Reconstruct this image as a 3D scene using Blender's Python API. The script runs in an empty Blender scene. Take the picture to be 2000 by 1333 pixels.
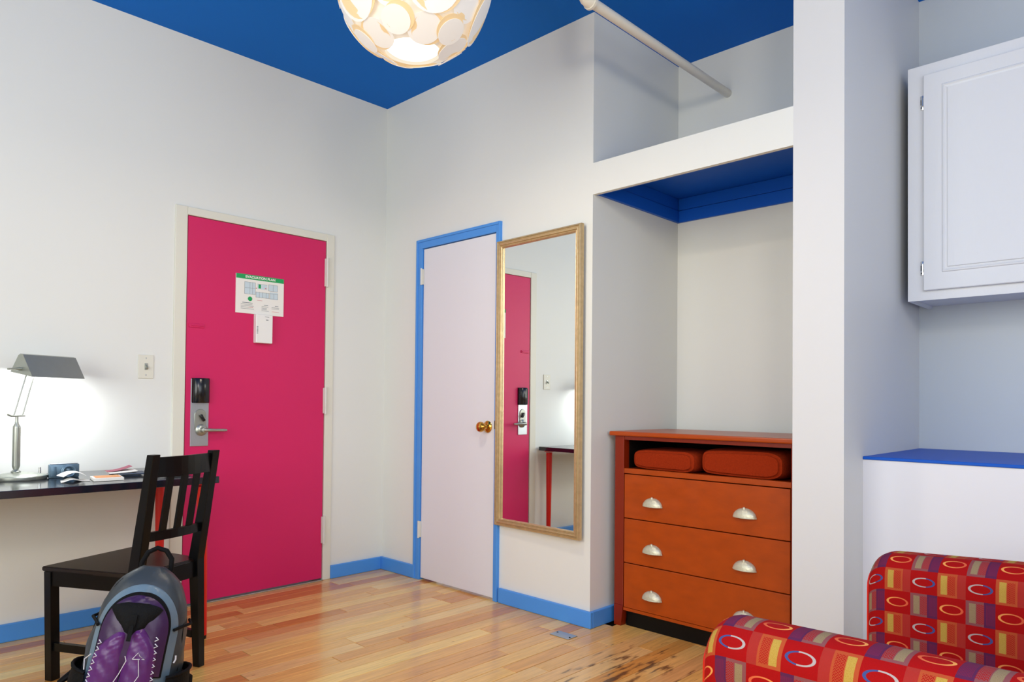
import bpy, bmesh, math, random
from mathutils import Vector, Matrix
PI = math.pi
random.seed(7)
SC = bpy.context.scene
COL = SC.collection

# ------------------------------------------------------------------ camera
W_PX = 2000.0
f_px, pp_y = 1384.785, 762.254
cam_d = bpy.data.cameras.new('camera')
cam_d.sensor_fit = 'HORIZONTAL'
cam_d.sensor_width = 36.0
cam_d.lens = f_px * 36.0 / W_PX
cam_d.shift_y = (pp_y - 666.5) / W_PX
cam_d.clip_start = 0.02
cam = bpy.data.objects.new('camera', cam_d)
COL.objects.link(cam)
Rv = Vector((0.69560263, -0.71836398, 0.00949588))
Uv = Vector((-0.01895121, -0.00513454, 0.99980723))
Fv = Vector((0.71817674, 0.69564849, 0.01718546))
cam.matrix_world = Matrix(((Rv.x, Uv.x, -Fv.x, -2.71446), (Rv.y, Uv.y, -Fv.y, -3.78126),
                           (Rv.z, Uv.z, -Fv.z, 1.07628), (0, 0, 0, 1)))
SC.camera = cam

# ------------------------------------------------------------------ world, lights, exposure
world = bpy.data.worlds.new('world')
SC.world = world
world.use_nodes = True
world.node_tree.nodes['Background'].inputs[0].default_value = (0.75, 0.85, 1.0, 1)
world.node_tree.nodes['Background'].inputs[1].default_value = 0.6
SC.view_settings.view_transform = 'Standard'
SC.view_settings.look = 'None'
SC.view_settings.exposure = 0.0
SC.view_settings.gamma = 1.0
SC.view_settings.use_curve_mapping = False
H = 2.975
XL, YB = -4.3, -5.3          # the two walls behind the camera


def area(name, loc, target, sx, sy, energy, col):
    d = bpy.data.lights.new(name, 'AREA')
    d.shape = 'RECTANGLE'; d.size = sx; d.size_y = sy; d.energy = energy; d.color = col
    o = bpy.data.objects.new(name, d); COL.objects.link(o)
    o.location = loc
    o.rotation_euler = (Vector(target) - Vector(loc)).to_track_quat('-Z', 'Y').to_euler()
    return o


area('window_daylight_side', (XL + 0.14, -2.35, 1.65), (0, -2.35, 1.65), 2.3, 1.7, 66, (0.98, 1.0, 0.94))
area('window_daylight_rear', (-1.75, YB + 0.14, 1.75), (-1.75, 0, 1.75), 1.9, 1.7, 30, (0.84, 0.94, 1.0))  # added weak fill from behind the camera, set as an unseen window


def point(name, loc, energy, col, r):
    d = bpy.data.lights.new(name, 'POINT'); d.energy = energy; d.color = col; d.shadow_soft_size = r
    o = bpy.data.objects.new(name, d); COL.objects.link(o); o.location = loc
    return o


point('rear_ceiling_light', (-3.0, -4.5, 2.62), 92, (1.0, 0.89, 0.74), 0.28)   # added warm fill behind the camera, brightens the upper walls, no fixture


# ------------------------------------------------------------------ materials
def srgb(r, g, b):
    def c(v):
        v /= 255.0
        return v / 12.92 if v <= 0.04045 else ((v + 0.055) / 1.055) ** 2.4
    return (c(r), c(g), c(b), 1)


def mat(name, col, rough=0.5, metal=0.0, noise=0.0, nscale=12.0, bump=0.0, bscale=60.0, spec=0.5, coat=0.0,
        emit=None, estr=0.0, sheen=0.0, coords='Object', stretch=(1, 1, 1)):
    m = bpy.data.materials.new(name); m.use_nodes = True
    nt = m.node_tree; n = nt.nodes; l = nt.links
    b = n['Principled BSDF']
    b.inputs['Base Color'].default_value = col
    b.inputs['Roughness'].default_value = rough
    b.inputs['Metallic'].default_value = metal
    b.inputs['Specular IOR Level'].default_value = spec
    b.inputs['Coat Weight'].default_value = coat
    b.inputs['Sheen Weight'].default_value = sheen
    if emit:
        b.inputs['Emission Color'].default_value = emit
        b.inputs['Emission Strength'].default_value = estr
    if noise or bump:
        tc = n.new('ShaderNodeTexCoord'); mp = n.new('ShaderNodeMapping')
        mp.inputs['Scale'].default_value = stretch
        l.new(tc.outputs[coords], mp.inputs['Vector'])
    if noise:
        t = n.new('ShaderNodeTexNoise'); t.inputs['Scale'].default_value = nscale
        t.inputs['Detail'].default_value = 5
        l.new(mp.outputs[0], t.inputs['Vector'])
        mx = n.new('ShaderNodeMix'); mx.data_type = 'RGBA'; mx.blend_type = 'MIX'
        mx.inputs['A'].default_value = tuple(c * (1 - noise) for c in col[:3]) + (1,)
        mx.inputs['B'].default_value = tuple(min(1, c * (1 + noise)) for c in col[:3]) + (1,)
        l.new(t.outputs['Fac'], mx.inputs['Factor'])
        l.new(mx.outputs['Result'], b.inputs['Base Color'])
    if bump:
        t2 = n.new('ShaderNodeTexNoise'); t2.inputs['Scale'].default_value = bscale
        t2.inputs['Detail'].default_value = 4
        l.new(mp.outputs[0], t2.inputs['Vector'])
        bp = n.new('ShaderNodeBump'); bp.inputs['Strength'].default_value = bump
        bp.inputs['Distance'].default_value = 0.002
        l.new(t2.outputs['Fac'], bp.inputs['Height'])
        l.new(bp.outputs[0], b.inputs['Normal'])
    return m


M = {}
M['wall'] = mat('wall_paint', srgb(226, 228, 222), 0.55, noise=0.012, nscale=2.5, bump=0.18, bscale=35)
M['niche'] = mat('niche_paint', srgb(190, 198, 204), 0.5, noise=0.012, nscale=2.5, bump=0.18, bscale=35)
M['pillar'] = mat('pillar_paint', srgb(216, 217, 216), 0.55, bump=0.15, bscale=35)
M['ceiling'] = mat('ceiling_blue_paint', srgb(14, 106, 202), 0.7, spec=0.15, noise=0.03, nscale=2, bump=0.15, bscale=30)
M['blue'] = mat('blue_gloss_paint', srgb(78, 148, 226), 0.35, spec=0.35, noise=0.04, nscale=6, bump=0.2, bscale=25)
M['deepblue'] = mat('deep_blue_paint', srgb(16, 88, 192), 0.45, spec=0.2, noise=0.04, nscale=5, bump=0.2, bscale=25)
M['pink'] = mat('pink_door_paint', srgb(208, 28, 94), 0.45, spec=0.4, noise=0.03, nscale=3, bump=0.15, bscale=40)
M['cream'] = mat('cream_frame_paint', srgb(222, 221, 206), 0.42, bump=0.15, bscale=30)
M['whitedoor'] = mat('white_door_paint', srgb(224, 225, 230), 0.4, bump=0.12, bscale=40)
M['hingepaint'] = mat('hinge_paint', srgb(215, 214, 205), 0.4)
M['cab'] = mat('cabinet_white_paint', srgb(220, 223, 227), 0.42, bump=0.25, bscale=30, stretch=(1, 6, 0.6))
M['white'] = mat('white_plastic', srgb(235, 235, 230), 0.35)
M['steel'] = mat('brushed_steel', srgb(190, 196, 200), 0.32, 0.9, noise=0.06, nscale=60, stretch=(8, 1, 1))
M['chrome'] = mat('polished_chrome', srgb(215, 218, 218), 0.12, 1.0)
M['nickel'] = mat('satin_nickel', srgb(168, 172, 162), 0.34, 0.75, noise=0.05, nscale=30)
M['pewter'] = mat('pewter', srgb(206, 203, 178), 0.40, 0.45, noise=0.18, nscale=70, bump=0.5, bscale=160)
M['brass'] = mat('brass', srgb(214, 160, 70), 0.15, 1.0)
M['blackplastic'] = mat('black_plastic', srgb(16, 18, 22), 0.22)
M['darkgap'] = mat('dark_gap', srgb(20, 13, 9), 0.9, spec=0.1)
M['blackwood'] = mat('black_brown_stain', srgb(7, 8, 9), 0.28, spec=0.22, noise=0.25, nscale=10, stretch=(4, 1, 1), bump=0.1, bscale=40)
M['seatwood'] = mat('seat_stain', srgb(22, 15, 15), 0.28, noise=0.25, nscale=9, stretch=(6, 1, 1), bump=0.12, bscale=40)
M['desktop'] = mat('black_desk_laminate', srgb(20, 23, 34), 0.13, spec=0.8, noise=0.1, nscale=12)
M['red'] = mat('red_enamel', srgb(214, 22, 8), 0.35)
M['cherry'] = mat('cherry_veneer', srgb(168, 66, 4), 0.32, spec=0.35, noise=0.26, nscale=5, stretch=(1.0, 2.2, 5), bump=0.04, bscale=60, coat=0.1)
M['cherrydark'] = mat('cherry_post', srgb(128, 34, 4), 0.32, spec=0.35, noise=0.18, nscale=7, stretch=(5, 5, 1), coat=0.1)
M['gold'] = mat('aged_gilt', srgb(200, 174, 130), 0.30, 0.55, noise=0.28, nscale=45, bump=0.3, bscale=90)
M['mirror'] = mat('silvered_glass', (0.90, 0.93, 0.91, 1), 0.0, 1.0)
M['rust'] = mat('rust_knit', srgb(146, 44, 12), 0.9, spec=0.1, noise=0.25, nscale=120, bump=1.0, bscale=260)
M['paper'] = mat('paper', srgb(236, 234, 226), 0.6)
M['green'] = mat('green_print', srgb(16, 158, 84), 0.5)
M['ink'] = mat('grey_ink', srgb(120, 128, 134), 0.6)
M['paleblue'] = mat('pale_blue_print', srgb(200, 216, 222), 0.6)
M['redink'] = mat('red_ink', srgb(214, 120, 126), 0.6)
M['orange'] = mat('orange_print', srgb(228, 152, 84), 0.55)
M['camblue'] = mat('camera_metal', srgb(96, 122, 140), 0.35, 0.4)
M['glassdark'] = mat('lens_glass', srgb(60, 84, 100), 0.06, 0.2)
M['navy'] = mat('navy_print', srgb(44, 60, 84), 0.5)
M['magenta'] = mat('magenta_print', srgb(150, 60, 84), 0.5)
M['pole'] = mat('white_pipe_paint', srgb(226, 222, 208), 0.4, bump=0.15, bscale=30)
M['purple'] = mat('purple_ripstop', srgb(80, 26, 98), 0.36, noise=0.2, nscale=14, bump=0.7, bscale=40)
M['darkpurple'] = mat('dark_purple_ripstop', srgb(46, 12, 62), 0.40, noise=0.25, nscale=14, bump=0.7, bscale=30)
M['packgrey'] = mat('grey_ripstop', srgb(46, 53, 58), 0.42, noise=0.3, nscale=16, bump=1.0, bscale=22)
M['packblue'] = mat('light_blue_grey_ripstop', srgb(96, 118, 134), 0.36, noise=0.15, nscale=14, bump=0.8, bscale=30)
M['packblack'] = mat('black_mesh', srgb(10, 11, 13), 0.7, spec=0.15, noise=0.4, nscale=120, bump=0.8, bscale=200)
M['webbing'] = mat('black_webbing', srgb(8, 8, 10), 0.7, spec=0.15, bump=0.5, bscale=250)
M['cord'] = mat('pale_cord', srgb(205, 205, 210), 0.6)
M['panel'] = mat('shade_panel_plastic', srgb(225, 222, 214), 0.45, emit=(0.95, 0.96, 1.0, 1), estr=0.22)
M['liner'] = mat('shade_liner_glow', srgb(222, 216, 204), 0.5, emit=(1.0, 0.96, 0.88, 1), estr=0.26)
M['fold'] = mat('shade_fold_glow', srgb(216, 188, 140), 0.5, emit=(1.0, 0.78, 0.48, 1), estr=0.26)
M['bulb'] = mat('bulb_glow', (1, 1, 1, 1), 0.5, emit=(1, 0.99, 0.95, 1), estr=1.6)
M['tube'] = mat('lamp_tube_glow', (1, 1, 1, 1), 0.5, emit=(0.93, 0.97, 1.0, 1), estr=3)
M['shadein'] = mat('shade_reflector', srgb(200, 200, 190), 0.35, 0.6)
M['frost'] = mat('window_frame_paint', srgb(228, 228, 224), 0.5)
M['sky'] = mat('daylit_pane', srgb(230, 236, 242), 0.4)


def node_math(nt):
    n, l = nt.nodes, nt.links

    class X:
        def __init__(s, k): s.k = k

        def _o(s, op, o=None, o2=None):
            m = n.new('ShaderNodeMath'); m.operation = op
            for i, v in enumerate((s, o, o2)):
                if v is None: continue
                if isinstance(v, X): l.new(v.k, m.inputs[i])
                else: m.inputs[i].default_value = v
            return X(m.outputs[0])
        def __add__(s, o): return s._o('ADD', o)
        def __sub__(s, o): return s._o('SUBTRACT', o)
        def __mul__(s, o): return s._o('MULTIPLY', o)
        def __truediv__(s, o): return s._o('DIVIDE', o)
        def lt(s, o): return s._o('LESS_THAN', o)
        def gt(s, o): return s._o('GREATER_THAN', o)
        def floor(s): return s._o('FLOOR')
        def fract(s): return s._o('FRACT')
        def absv(s): return s._o('ABSOLUTE')
        def mod2(s): return s._o('FLOORED_MODULO', 2.0)
        def sin(s): return s._o('SINE')
        def sqrt(s): return s._o('SQRT')
    return X


def mixc(nt, fac, a, b):
    m = nt.nodes.new('ShaderNodeMix'); m.data_type = 'RGBA'
    nt.links.new(fac.k if hasattr(fac, 'k') else fac, m.inputs['Factor'])
    for nm, v in (('A', a), ('B', b)):
        if isinstance(v, tuple): m.inputs[nm].default_value = v
        else: nt.links.new(v, m.inputs[nm])
    return m.outputs['Result']


def fabric_material():
    """red upholstery: a check of plain cells with woven rings and cells with three woven bands (UV in metres)"""
    m = bpy.data.materials.new('ring_and_check_upholstery'); m.use_nodes = True
    nt = m.node_tree; n = nt.nodes; l = nt.links; b = n['Principled BSDF']
    X = node_math(nt)
    uv = n.new('ShaderNodeUVMap'); uv.uv_map = 'fabric'
    sp = n.new('ShaderNodeSeparateXYZ'); l.new(uv.outputs[0], sp.inputs[0])
    u = X(sp.outputs[0]) / 0.070
    v = X(sp.outputs[1]) / 0.0625
    i, j = u.floor(), v.floor()
    fu, fv = u.fract(), v.fract()
    par = (i + j).mod2().gt(0.5)            # 1 = band cell
    fam = i.mod2().gt(0.5)                  # 1 = purple / blue column
    # rings
    dx = (fu - 0.5) / 0.42
    dy = (fv - 0.5) / 0.205
    r = (dx * dx + dy * dy).sqrt()
    th = (r - 0.93)
    ring = (r - 0.90).absv().lt(0.105)
    right = fu.gt(0.58)
    blue = mixc(nt, right, srgb(176, 164, 160), srgb(62, 78, 134))
    orng = mixc(nt, fu, srgb(232, 160, 84), srgb(206, 74, 52))
    ringc = mixc(nt, fam, orng, blue)
    red = srgb(160, 6, 8)
    plain = mixc(nt, ring, red, ringc)
    # band cells
    base_o = mixc(nt, fu.gt(0.7), srgb(176, 76, 40), srgb(162, 46, 38))
    base_p = mixc(nt, fu.gt(0.62), srgb(132, 74, 76), srgb(86, 34, 72))
    base = mixc(nt, fam, base_o, base_p)
    inside = (fv - 0.5).absv().lt(0.40)
    yel = (fu - 0.23).absv().lt(0.115) * inside
    nz = n.new('ShaderNodeTexNoise'); nz.inputs['Scale'].default_value = 900
    l.new(uv.outputs[0], nz.inputs['Vector'])
    yc = mixc(nt, fam, srgb(184, 152, 70), srgb(146, 126, 94))
    yc = mixc(nt, X(nz.outputs['Fac']).gt(0.56), yc, mixc(nt, fam, srgb(168, 128, 40), srgb(132, 106, 78)))
    base = mixc(nt, yel, base, yc)
    chev = ((fv * 13.0 + ((fu * 11.0).fract() - 0.5).absv() * 2.0).fract()).gt(0.5)
    zig = (fu - 0.50).absv().lt(0.13) * inside
    base = mixc(nt, zig, base, mixc(nt, chev, srgb(160, 12, 16), base))
    strp = (fu * 34.0).fract().gt(0.62) * fu.gt(0.68) * inside
    base = mixc(nt, strp * 0.35, base, srgb(170, 24, 28))
    col = mixc(nt, par, plain, base)
    l.new(col, b.inputs['Base Color'])
    b.inputs['Roughness'].default_value = 0.8
    b.inputs['Specular IOR Level'].default_value = 0.15
    n2 = n.new('ShaderNodeTexNoise'); n2.inputs['Scale'].default_value = 700
    l.new(uv.outputs[0], n2.inputs['Vector'])
    bp = n.new('ShaderNodeBump'); bp.inputs['Strength'].default_value = 0.35; bp.inputs['Distance'].default_value = 0.001
    l.new(n2.outputs['Fac'], bp.inputs['Height']); l.new(bp.outputs[0], b.inputs['Normal'])
    return m


M['fabric'] = fabric_material()


def plank_material():
    m = bpy.data.materials.new('varnished_plank'); m.use_nodes = True
    nt = m.node_tree; n = nt.nodes; l = nt.links; b = n['Principled BSDF']
    X = node_math(nt)
    oi = n.new('ShaderNodeObjectInfo')
    geo = n.new('ShaderNodeNewGeometry')
    rnd = X(oi.outputs['Random'])
    ramp = n.new('ShaderNodeValToRGB'); l.new(rnd.k, ramp.inputs[0])
    cols = [(0.0, (206, 132, 54)), (0.18, (232, 172, 90)), (0.36, (246, 204, 118)), (0.52, (222, 160, 84)), (0.68, (240, 190, 106)),
            (0.84, (222, 160, 94)), (1.0, (254, 224, 146))]
    els = ramp.color_ramp.elements
    while len(els) < len(cols): els.new(0.5)
    for e, (p, c) in zip(els, cols): e.position = p; e.color = srgb(*c)
    mp = n.new('ShaderNodeMapping'); mp.inputs['Scale'].default_value = (1.6, 26, 1)
    off = n.new('ShaderNodeCombineXYZ'); l.new((rnd * 37.0).k, off.inputs[0]); l.new((rnd * 91.0).k, off.inputs[2])
    va = n.new('ShaderNodeVectorMath'); va.operation = 'ADD'
    l.new(geo.outputs['Position'], va.inputs[0]); l.new(off.outputs[0], va.inputs[1])
    l.new(va.outputs[0], mp.inputs['Vector'])
    g = n.new('ShaderNodeTexNoise'); g.inputs['Scale'].default_value = 3.2; g.inputs['Detail'].default_value = 7
    g.inputs['Distortion'].default_value = 0.6
    l.new(mp.outputs[0], g.inputs['Vector'])
    grain = n.new('ShaderNodeMapRange'); l.new(g.outputs['Fac'], grain.inputs[0])
    grain.inputs[1].default_value = 0.3; grain.inputs[2].default_value = 0.72
    grain.inputs[3].default_value = 0.80; grain.inputs[4].default_value = 1.12
    mul = n.new('ShaderNodeMix'); mul.data_type = 'RGBA'; mul.blend_type = 'MULTIPLY'; mul.inputs['Factor'].default_value = 1
    gc = n.new('ShaderNodeCombineXYZ')
    for k in range(3): l.new(grain.outputs[0], gc.inputs[k])
    l.new(ramp.outputs[0], mul.inputs['A']); l.new(gc.outputs[0], mul.inputs['B'])
    # black water stains beside the dresser and in the middle of the boards
    sp = n.new('ShaderNodeSeparateXYZ'); l.new(geo.outputs['Position'], sp.inputs[0])
    px, py = X(sp.outputs[0]), X(sp.outputs[1])
    mp2 = n.new('ShaderNodeMapping'); mp2.inputs['Scale'].default_value = (5, 22, 1)
    l.new(geo.outputs['Position'], mp2.inputs['Vector'])
    s = n.new('ShaderNodeTexNoise'); s.inputs['Scale'].default_value = 1.5; s.inputs['Detail'].default_value = 6
    l.new(mp2.outputs[0], s.inputs['Vector'])

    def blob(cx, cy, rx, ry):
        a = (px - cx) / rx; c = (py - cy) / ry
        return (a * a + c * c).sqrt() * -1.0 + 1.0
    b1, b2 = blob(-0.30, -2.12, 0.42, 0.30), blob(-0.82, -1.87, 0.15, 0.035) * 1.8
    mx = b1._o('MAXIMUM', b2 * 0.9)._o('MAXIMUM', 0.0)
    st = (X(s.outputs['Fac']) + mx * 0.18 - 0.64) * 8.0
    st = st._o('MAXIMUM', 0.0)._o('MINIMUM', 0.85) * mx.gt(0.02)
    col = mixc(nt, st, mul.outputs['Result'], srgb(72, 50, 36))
    # small knots
    vo = n.new('ShaderNodeTexVoronoi'); vo.inputs['Scale'].default_value = 3.3
    mp3 = n.new('ShaderNodeMapping'); mp3.inputs['Scale'].default_value = (1, 1.9, 0.01); l.new(geo.outputs['Position'], mp3.inputs['Vector'])
    l.new(mp3.outputs[0], vo.inputs['Vector'])
    kn = X(vo.outputs['Distance']).lt(0.028) * 0.45
    col = mixc(nt, kn, col, srgb(104, 58, 30))
    l.new(col, b.inputs['Base Color'])
    b.inputs['Roughness'].default_value = 0.24
    b.inputs['Coat Weight'].default_value = 0.35
    b.inputs['Coat Roughness'].default_value = 0.12
    n2 = n.new('ShaderNodeTexNoise'); n2.inputs['Scale'].default_value = 9
    l.new(geo.outputs['Position'], n2.inputs['Vector'])
    bp = n.new('ShaderNodeBump'); bp.inputs['Strength'].default_value = 0.25; bp.inputs['Distance'].default_value = 0.004
    l.new(n2.outputs['Fac'], bp.inputs['Height']); l.new(bp.outputs[0], b.inputs['Normal'])
    l.new(bp.outputs[0], b.inputs['Coat Normal'])
    return m


M['plank'] = plank_material()


# ------------------------------------------------------------------ mesh helpers
def box(bm, x0, x1, y0, y1, z0, z1, bev=0.0, seg=2):
    vs = [bm.verts.new((x, y, z)) for x in (x0, x1) for y in (y0, y1) for z in (z0, z1)]
    idx = [(0, 1, 3, 2), (4, 6, 7, 5), (0, 4, 5, 1), (2, 3, 7, 6), (0, 2, 6, 4), (1, 5, 7, 3)]
    fs = [bm.faces.new([vs[i] for i in q]) for q in idx]
    bmesh.ops.recalc_face_normals(bm, faces=fs)
    if bev:
        es = list({e for f in fs for e in f.edges})
        bmesh.ops.bevel(bm, geom=es, offset=bev, segments=seg, affect='EDGES', profile=0.5)
    return bm


def bar(bm, p0, p1, w, d, side=(1, 0, 0), bev=0.0):
    """rectangular bar from p0 to p1; w along `side`, d across it"""
    p0, p1 = Vector(p0), Vector(p1)
    a = (p1 - p0); L = a.length; a.normalize()
    s = Vector(side); s = (s - a * s.dot(a)).normalized(); t = a.cross(s)
    tmp = bmesh.new(); box(tmp, -w / 2, w / 2, -d / 2, d / 2, 0, L, bev)
    mtx = Matrix((( s.x, t.x, a.x, p0.x), (s.y, t.y, a.y, p0.y), (s.z, t.z, a.z, p0.z), (0, 0, 0, 1)))
    bmesh.ops.transform(tmp, matrix=mtx, verts=tmp.verts)
    me = bpy.data.meshes.new('tmp'); tmp.to_mesh(me); tmp.free(); bm.from_mesh(me); bpy.data.meshes.remove(me)
    return bm


def frame_at(d):
    d = Vector(d).normalized()
    up = Vector((0, 0, 1)) if abs(d.z) < 0.95 else Vector((1, 0, 0))
    s = d.cross(up).normalized(); return s, s.cross(d).normalized()


def tube(bm, pts, r, seg=12, caps=True, flat=1.0):
    pts = [Vector(p) for p in pts]
    rs = r if isinstance(r, (list, tuple)) else [r] * len(pts)
    rings = []; s0 = None
    for i, p in enumerate(pts):
        d = (pts[min(i + 1, len(pts) - 1)] - pts[max(i - 1, 0)])
        if s0 is None: s, t = frame_at(d)
        else:
            dn = d.normalized(); s = (s0 - dn * s0.dot(dn)).normalized(); t = s.cross(dn)
        s0 = s
        rings.append([bm.verts.new(p + (s * math.cos(2 * PI * k / seg) + t * math.sin(2 * PI * k / seg) * flat) * rs[i]) for k in range(seg)])
    for a, b in zip(rings, rings[1:]):
        for k in range(seg):
            bm.faces.new((a[k], a[(k + 1) % seg], b[(k + 1) % seg], b[k]))
    if caps:
        bm.faces.new(rings[0][::-1]); bm.faces.new(rings[-1])
    bmesh.ops.recalc_face_normals(bm, faces=bm.faces[:])
    return bm


def lathe(bm, prof, seg=32, mtx=None):
    """profile of (radius, height) spun about Z"""
    mtx = mtx or Matrix(); rings = []
    for r, z in prof:
        if r < 1e-5: rings.append([bm.verts.new(mtx @ Vector((0, 0, z)))])
        else: rings.append([bm.verts.new(mtx @ Vector((r * math.cos(2 * PI * k / seg), r * math.sin(2 * PI * k / seg), z))) for k in range(seg)])
    for a, b in zip(rings, rings[1:]):
        for k in range(seg):
            k2 = (k + 1) % seg
            if len(a) == 1 and len(b) > 1: bm.faces.new((a[0], b[k2], b[k]))
            elif len(b) == 1 and len(a) > 1: bm.faces.new((a[k], a[k2], b[0]))
            elif len(a) > 1: bm.faces.new((a[k], a[k2], b[k2], b[k]))
    bmesh.ops.recalc_face_normals(bm, faces=bm.faces[:])
    return bm


def axis_mtx(loc, direction):
    q = Vector(direction).to_track_quat('Z', 'Y')
    return Matrix.Translation(loc) @ q.to_matrix().to_4x4()


def obj(name, bm, m, parent=None, smooth=True, loc=None):
    me = bpy.data.meshes.new(name); bm.to_mesh(me); bm.free()
    ms = m if isinstance(m, (list, tuple)) else [m]
    for q in ms: me.materials.append(M[q] if isinstance(q, str) else q)
    if smooth:
        for p in me.polygons: p.use_smooth = True
        try: me.set_sharp_from_angle(angle=math.radians(38))
        except Exception: pass
    o = bpy.data.objects.new(name, me); COL.objects.link(o)
    if parent: o.parent = parent
    if loc: o.location = loc
    return o


def B(*a, **k): return box(bmesh.new(), *a, **k)


def tag(o, label, cat, group=None, kind=None):
    o['label'] = label; o['category'] = cat
    if group: o['group'] = group
    if kind: o['kind'] = kind
    return o


def empty(name, loc=(0, 0, 0), rz=0.0, rx=0.0):
    o = bpy.data.objects.new(name, None); COL.objects.link(o)
    o.location = loc; o.rotation_euler = (rx, 0, rz); o.empty_display_size = 0.05
    return o


def thing(name, label, cat, loc=(0, 0, 0), rz=0.0, rx=0.0, group=None):
    return tag(empty(name, loc, rz, rx), label, cat, group)


def struct(name, bm, m, label, cat, **k):
    o = obj(name, bm, m, smooth=k.pop('smooth', False), **k); o['kind'] = 'structure'
    o['label'] = label; o['category'] = cat
    return o


# ------------------------------------------------------------------ room shell
YA = -1.684          # end of the mirror wall, start of the alcove
DX = 0.777           # alcove back wall
P0, P1 = -2.657, -2.847   # pillar faces
KX = 0.974           # niche back wall
D0, D1, DT = -1.262, -0.430, 2.040     # pink door opening
C0, C1, CT = -0.392, -1.036, 2.008     # closet door opening

bm = bmesh.new()
box(bm, XL, D0, 0, 0.14, 0, H); box(bm, D1, 0.13, 0, 0.14, 0, H); box(bm, D0, D1, 0, 0.14, DT, H)
struct('wall_left', bm, 'wall', 'pale wall around the pink door, behind the desk', 'wall')
bm = bmesh.new()
box(bm, 0, 0.13, C0, 0, 0, H); box(bm, 0, 0.13, YA, C1, 0, H); box(bm, 0, 0.13, C1, C0, CT, H)
struct('wall_right', bm, 'wall', 'pale wall holding the white closet door and tall mirror', 'wall')
struct('wall_alcove_side', B(0.13, DX, YA, YA + 0.12, 0, H), 'wall', 'side wall of the alcove left of the dresser', 'wall')
struct('wall_alcove_back', B(DX, DX + 0.12, P0, YA + 0.12, 0, H), 'wall', 'back wall of the alcove above and behind the dresser', 'wall')
struct('wall_pillar', B(0, KX, P1, P0, 0, H), 'pillar', 'white full height pillar between alcove and cabinet niche', 'wall')
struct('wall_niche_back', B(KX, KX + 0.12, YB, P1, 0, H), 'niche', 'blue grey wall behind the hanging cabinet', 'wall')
struct('wall_half', B(0.206, KX, YB, P1, 0, 0.868), 'whitedoor', 'white half wall behind the patterned armchair', 'wall')
struct('trim_1', B(0.200, KX, YB, P1, 0.868, 0.880, bev=0.003), 'deepblue', 'thin blue board capping the white half wall', 'trim')
struct('wall_side', B(XL - 0.12, XL, YB - 0.12, 0.14, 0, H), 'wall', 'plain room wall left of the camera, out of view', 'wall')
struct('wall_rear', B(XL, KX + 0.12, YB - 0.12, YB, 0, H), 'wall', 'plain room wall behind the camera, out of view', 'wall')
struct('ceiling', B(XL - 0.12, KX + 0.12, YB - 0.12, 0.14, H, H + 0.1), 'ceiling', 'deep blue painted ceiling of the whole room', 'ceiling')
# side window where daylight comes in; the rear one is added for fill
for k, (a, b_, c, d, ax) in enumerate([(-3.55, -1.15, 0.75, 2.55, 'x'), (-2.75, -0.75, 0.85, 2.65, 'y')]):
    bm = bmesh.new(); t = 0.06
    for (p, q, r, s) in ((a, b_, c, c + t), (a, b_, d - t, d), (a, a + t, c + t, d - t), (b_ - t, b_, c + t, d - t)):
        if ax == 'x': box(bm, XL, XL + 0.05, p, q, r, s)
        else: box(bm, p, q, YB, YB + 0.05, r, s)
    wf = struct('window_%d' % (k + 1), bm, 'frost', ['white window on the wall left of the camera', 'white window on the wall behind the camera'][k], 'window')
    pn = B(XL + 0.003, XL + 0.012, a + t, b_ - t, c + t, d - t) if ax == 'x' else B(a + t, b_ - t, YB + 0.003, YB + 0.012, c + t, d - t)
    obj('pane', pn, 'sky', wf, smooth=False)

# loft beam, shelf and its blue underside
struct('trim_2', B(0.0, 0.022, P0, YA, 2.084, 2.237), 'wall', 'white beam across the alcove under the upper recess', 'beam')
struct('trim_3', B(0.022, DX, P0, YA, 2.222, 2.236), ['deepblue'], 'blue underside board of the shelf above the dresser', 'trim')
lo = bmesh.new()
box(lo, DX - 0.018, DX, P0, YA, 2.088, 2.153, 0.002); box(lo, DX - 0.013, DX, P0, YA, 2.156, 2.2215, 0.002)
struct('trim_4', lo, 'deepblue', 'blue two board moulding along the alcove back wall', 'trim')
lo = bmesh.new()
box(lo, 0.038, DX - 0.019, YA - 0.018, YA, 2.088, 2.153, 0.002); box(lo, 0.038, DX - 0.019, YA - 0.013, YA, 2.156, 2.2215, 0.002)
struct('trim_5', lo, 'deepblue', 'blue two board moulding along the alcove side wall', 'trim')
struct('trim_6', B(0.0225, 0.037, P0, YA, 2.086, 2.2215, 0.002), 'deepblue', 'blue board lining the inside of the white beam', 'trim')

# baseboards
def skirt(name, x0, x1, y0, y1, label, hh=0.079):
    return struct(name, B(x0, x1, y0, y1, 0.0, hh, bev=0.004), 'blue', label, 'baseboard')
skirt('baseboard_left', D1 + 0.046, -0.018, -0.018, 0, 'short blue baseboard between pink door and room corner')
skirt('baseboard_desk', XL, D0 - 0.056, -0.018, 0, 'blue baseboard running under the desk')
skirt('baseboard_corner', -0.018, 0, C0 + 0.05, -0.0, 'short blue baseboard between room corner and closet door')
skirt('baseboard_right', -0.018, 0, YA - 0.018, C1 - 0.042, 'blue baseboard below the tall mirror')
skirt('baseboard_alcove', 0.0, DX, YA - 0.018, YA, 'blue baseboard inside the alcove beside the dresser')

# ------------------------------------------------------------------ floor
fl = struct('floor', B(XL - 0.12, KX + 0.12, YB - 0.12, 0.14, -0.06, -0.012), 'darkgap', 'honey coloured strip wood floor of varnished planks', 'floor')
PW = 0.083
HX0, HX1 = -3.0, DX


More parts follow.
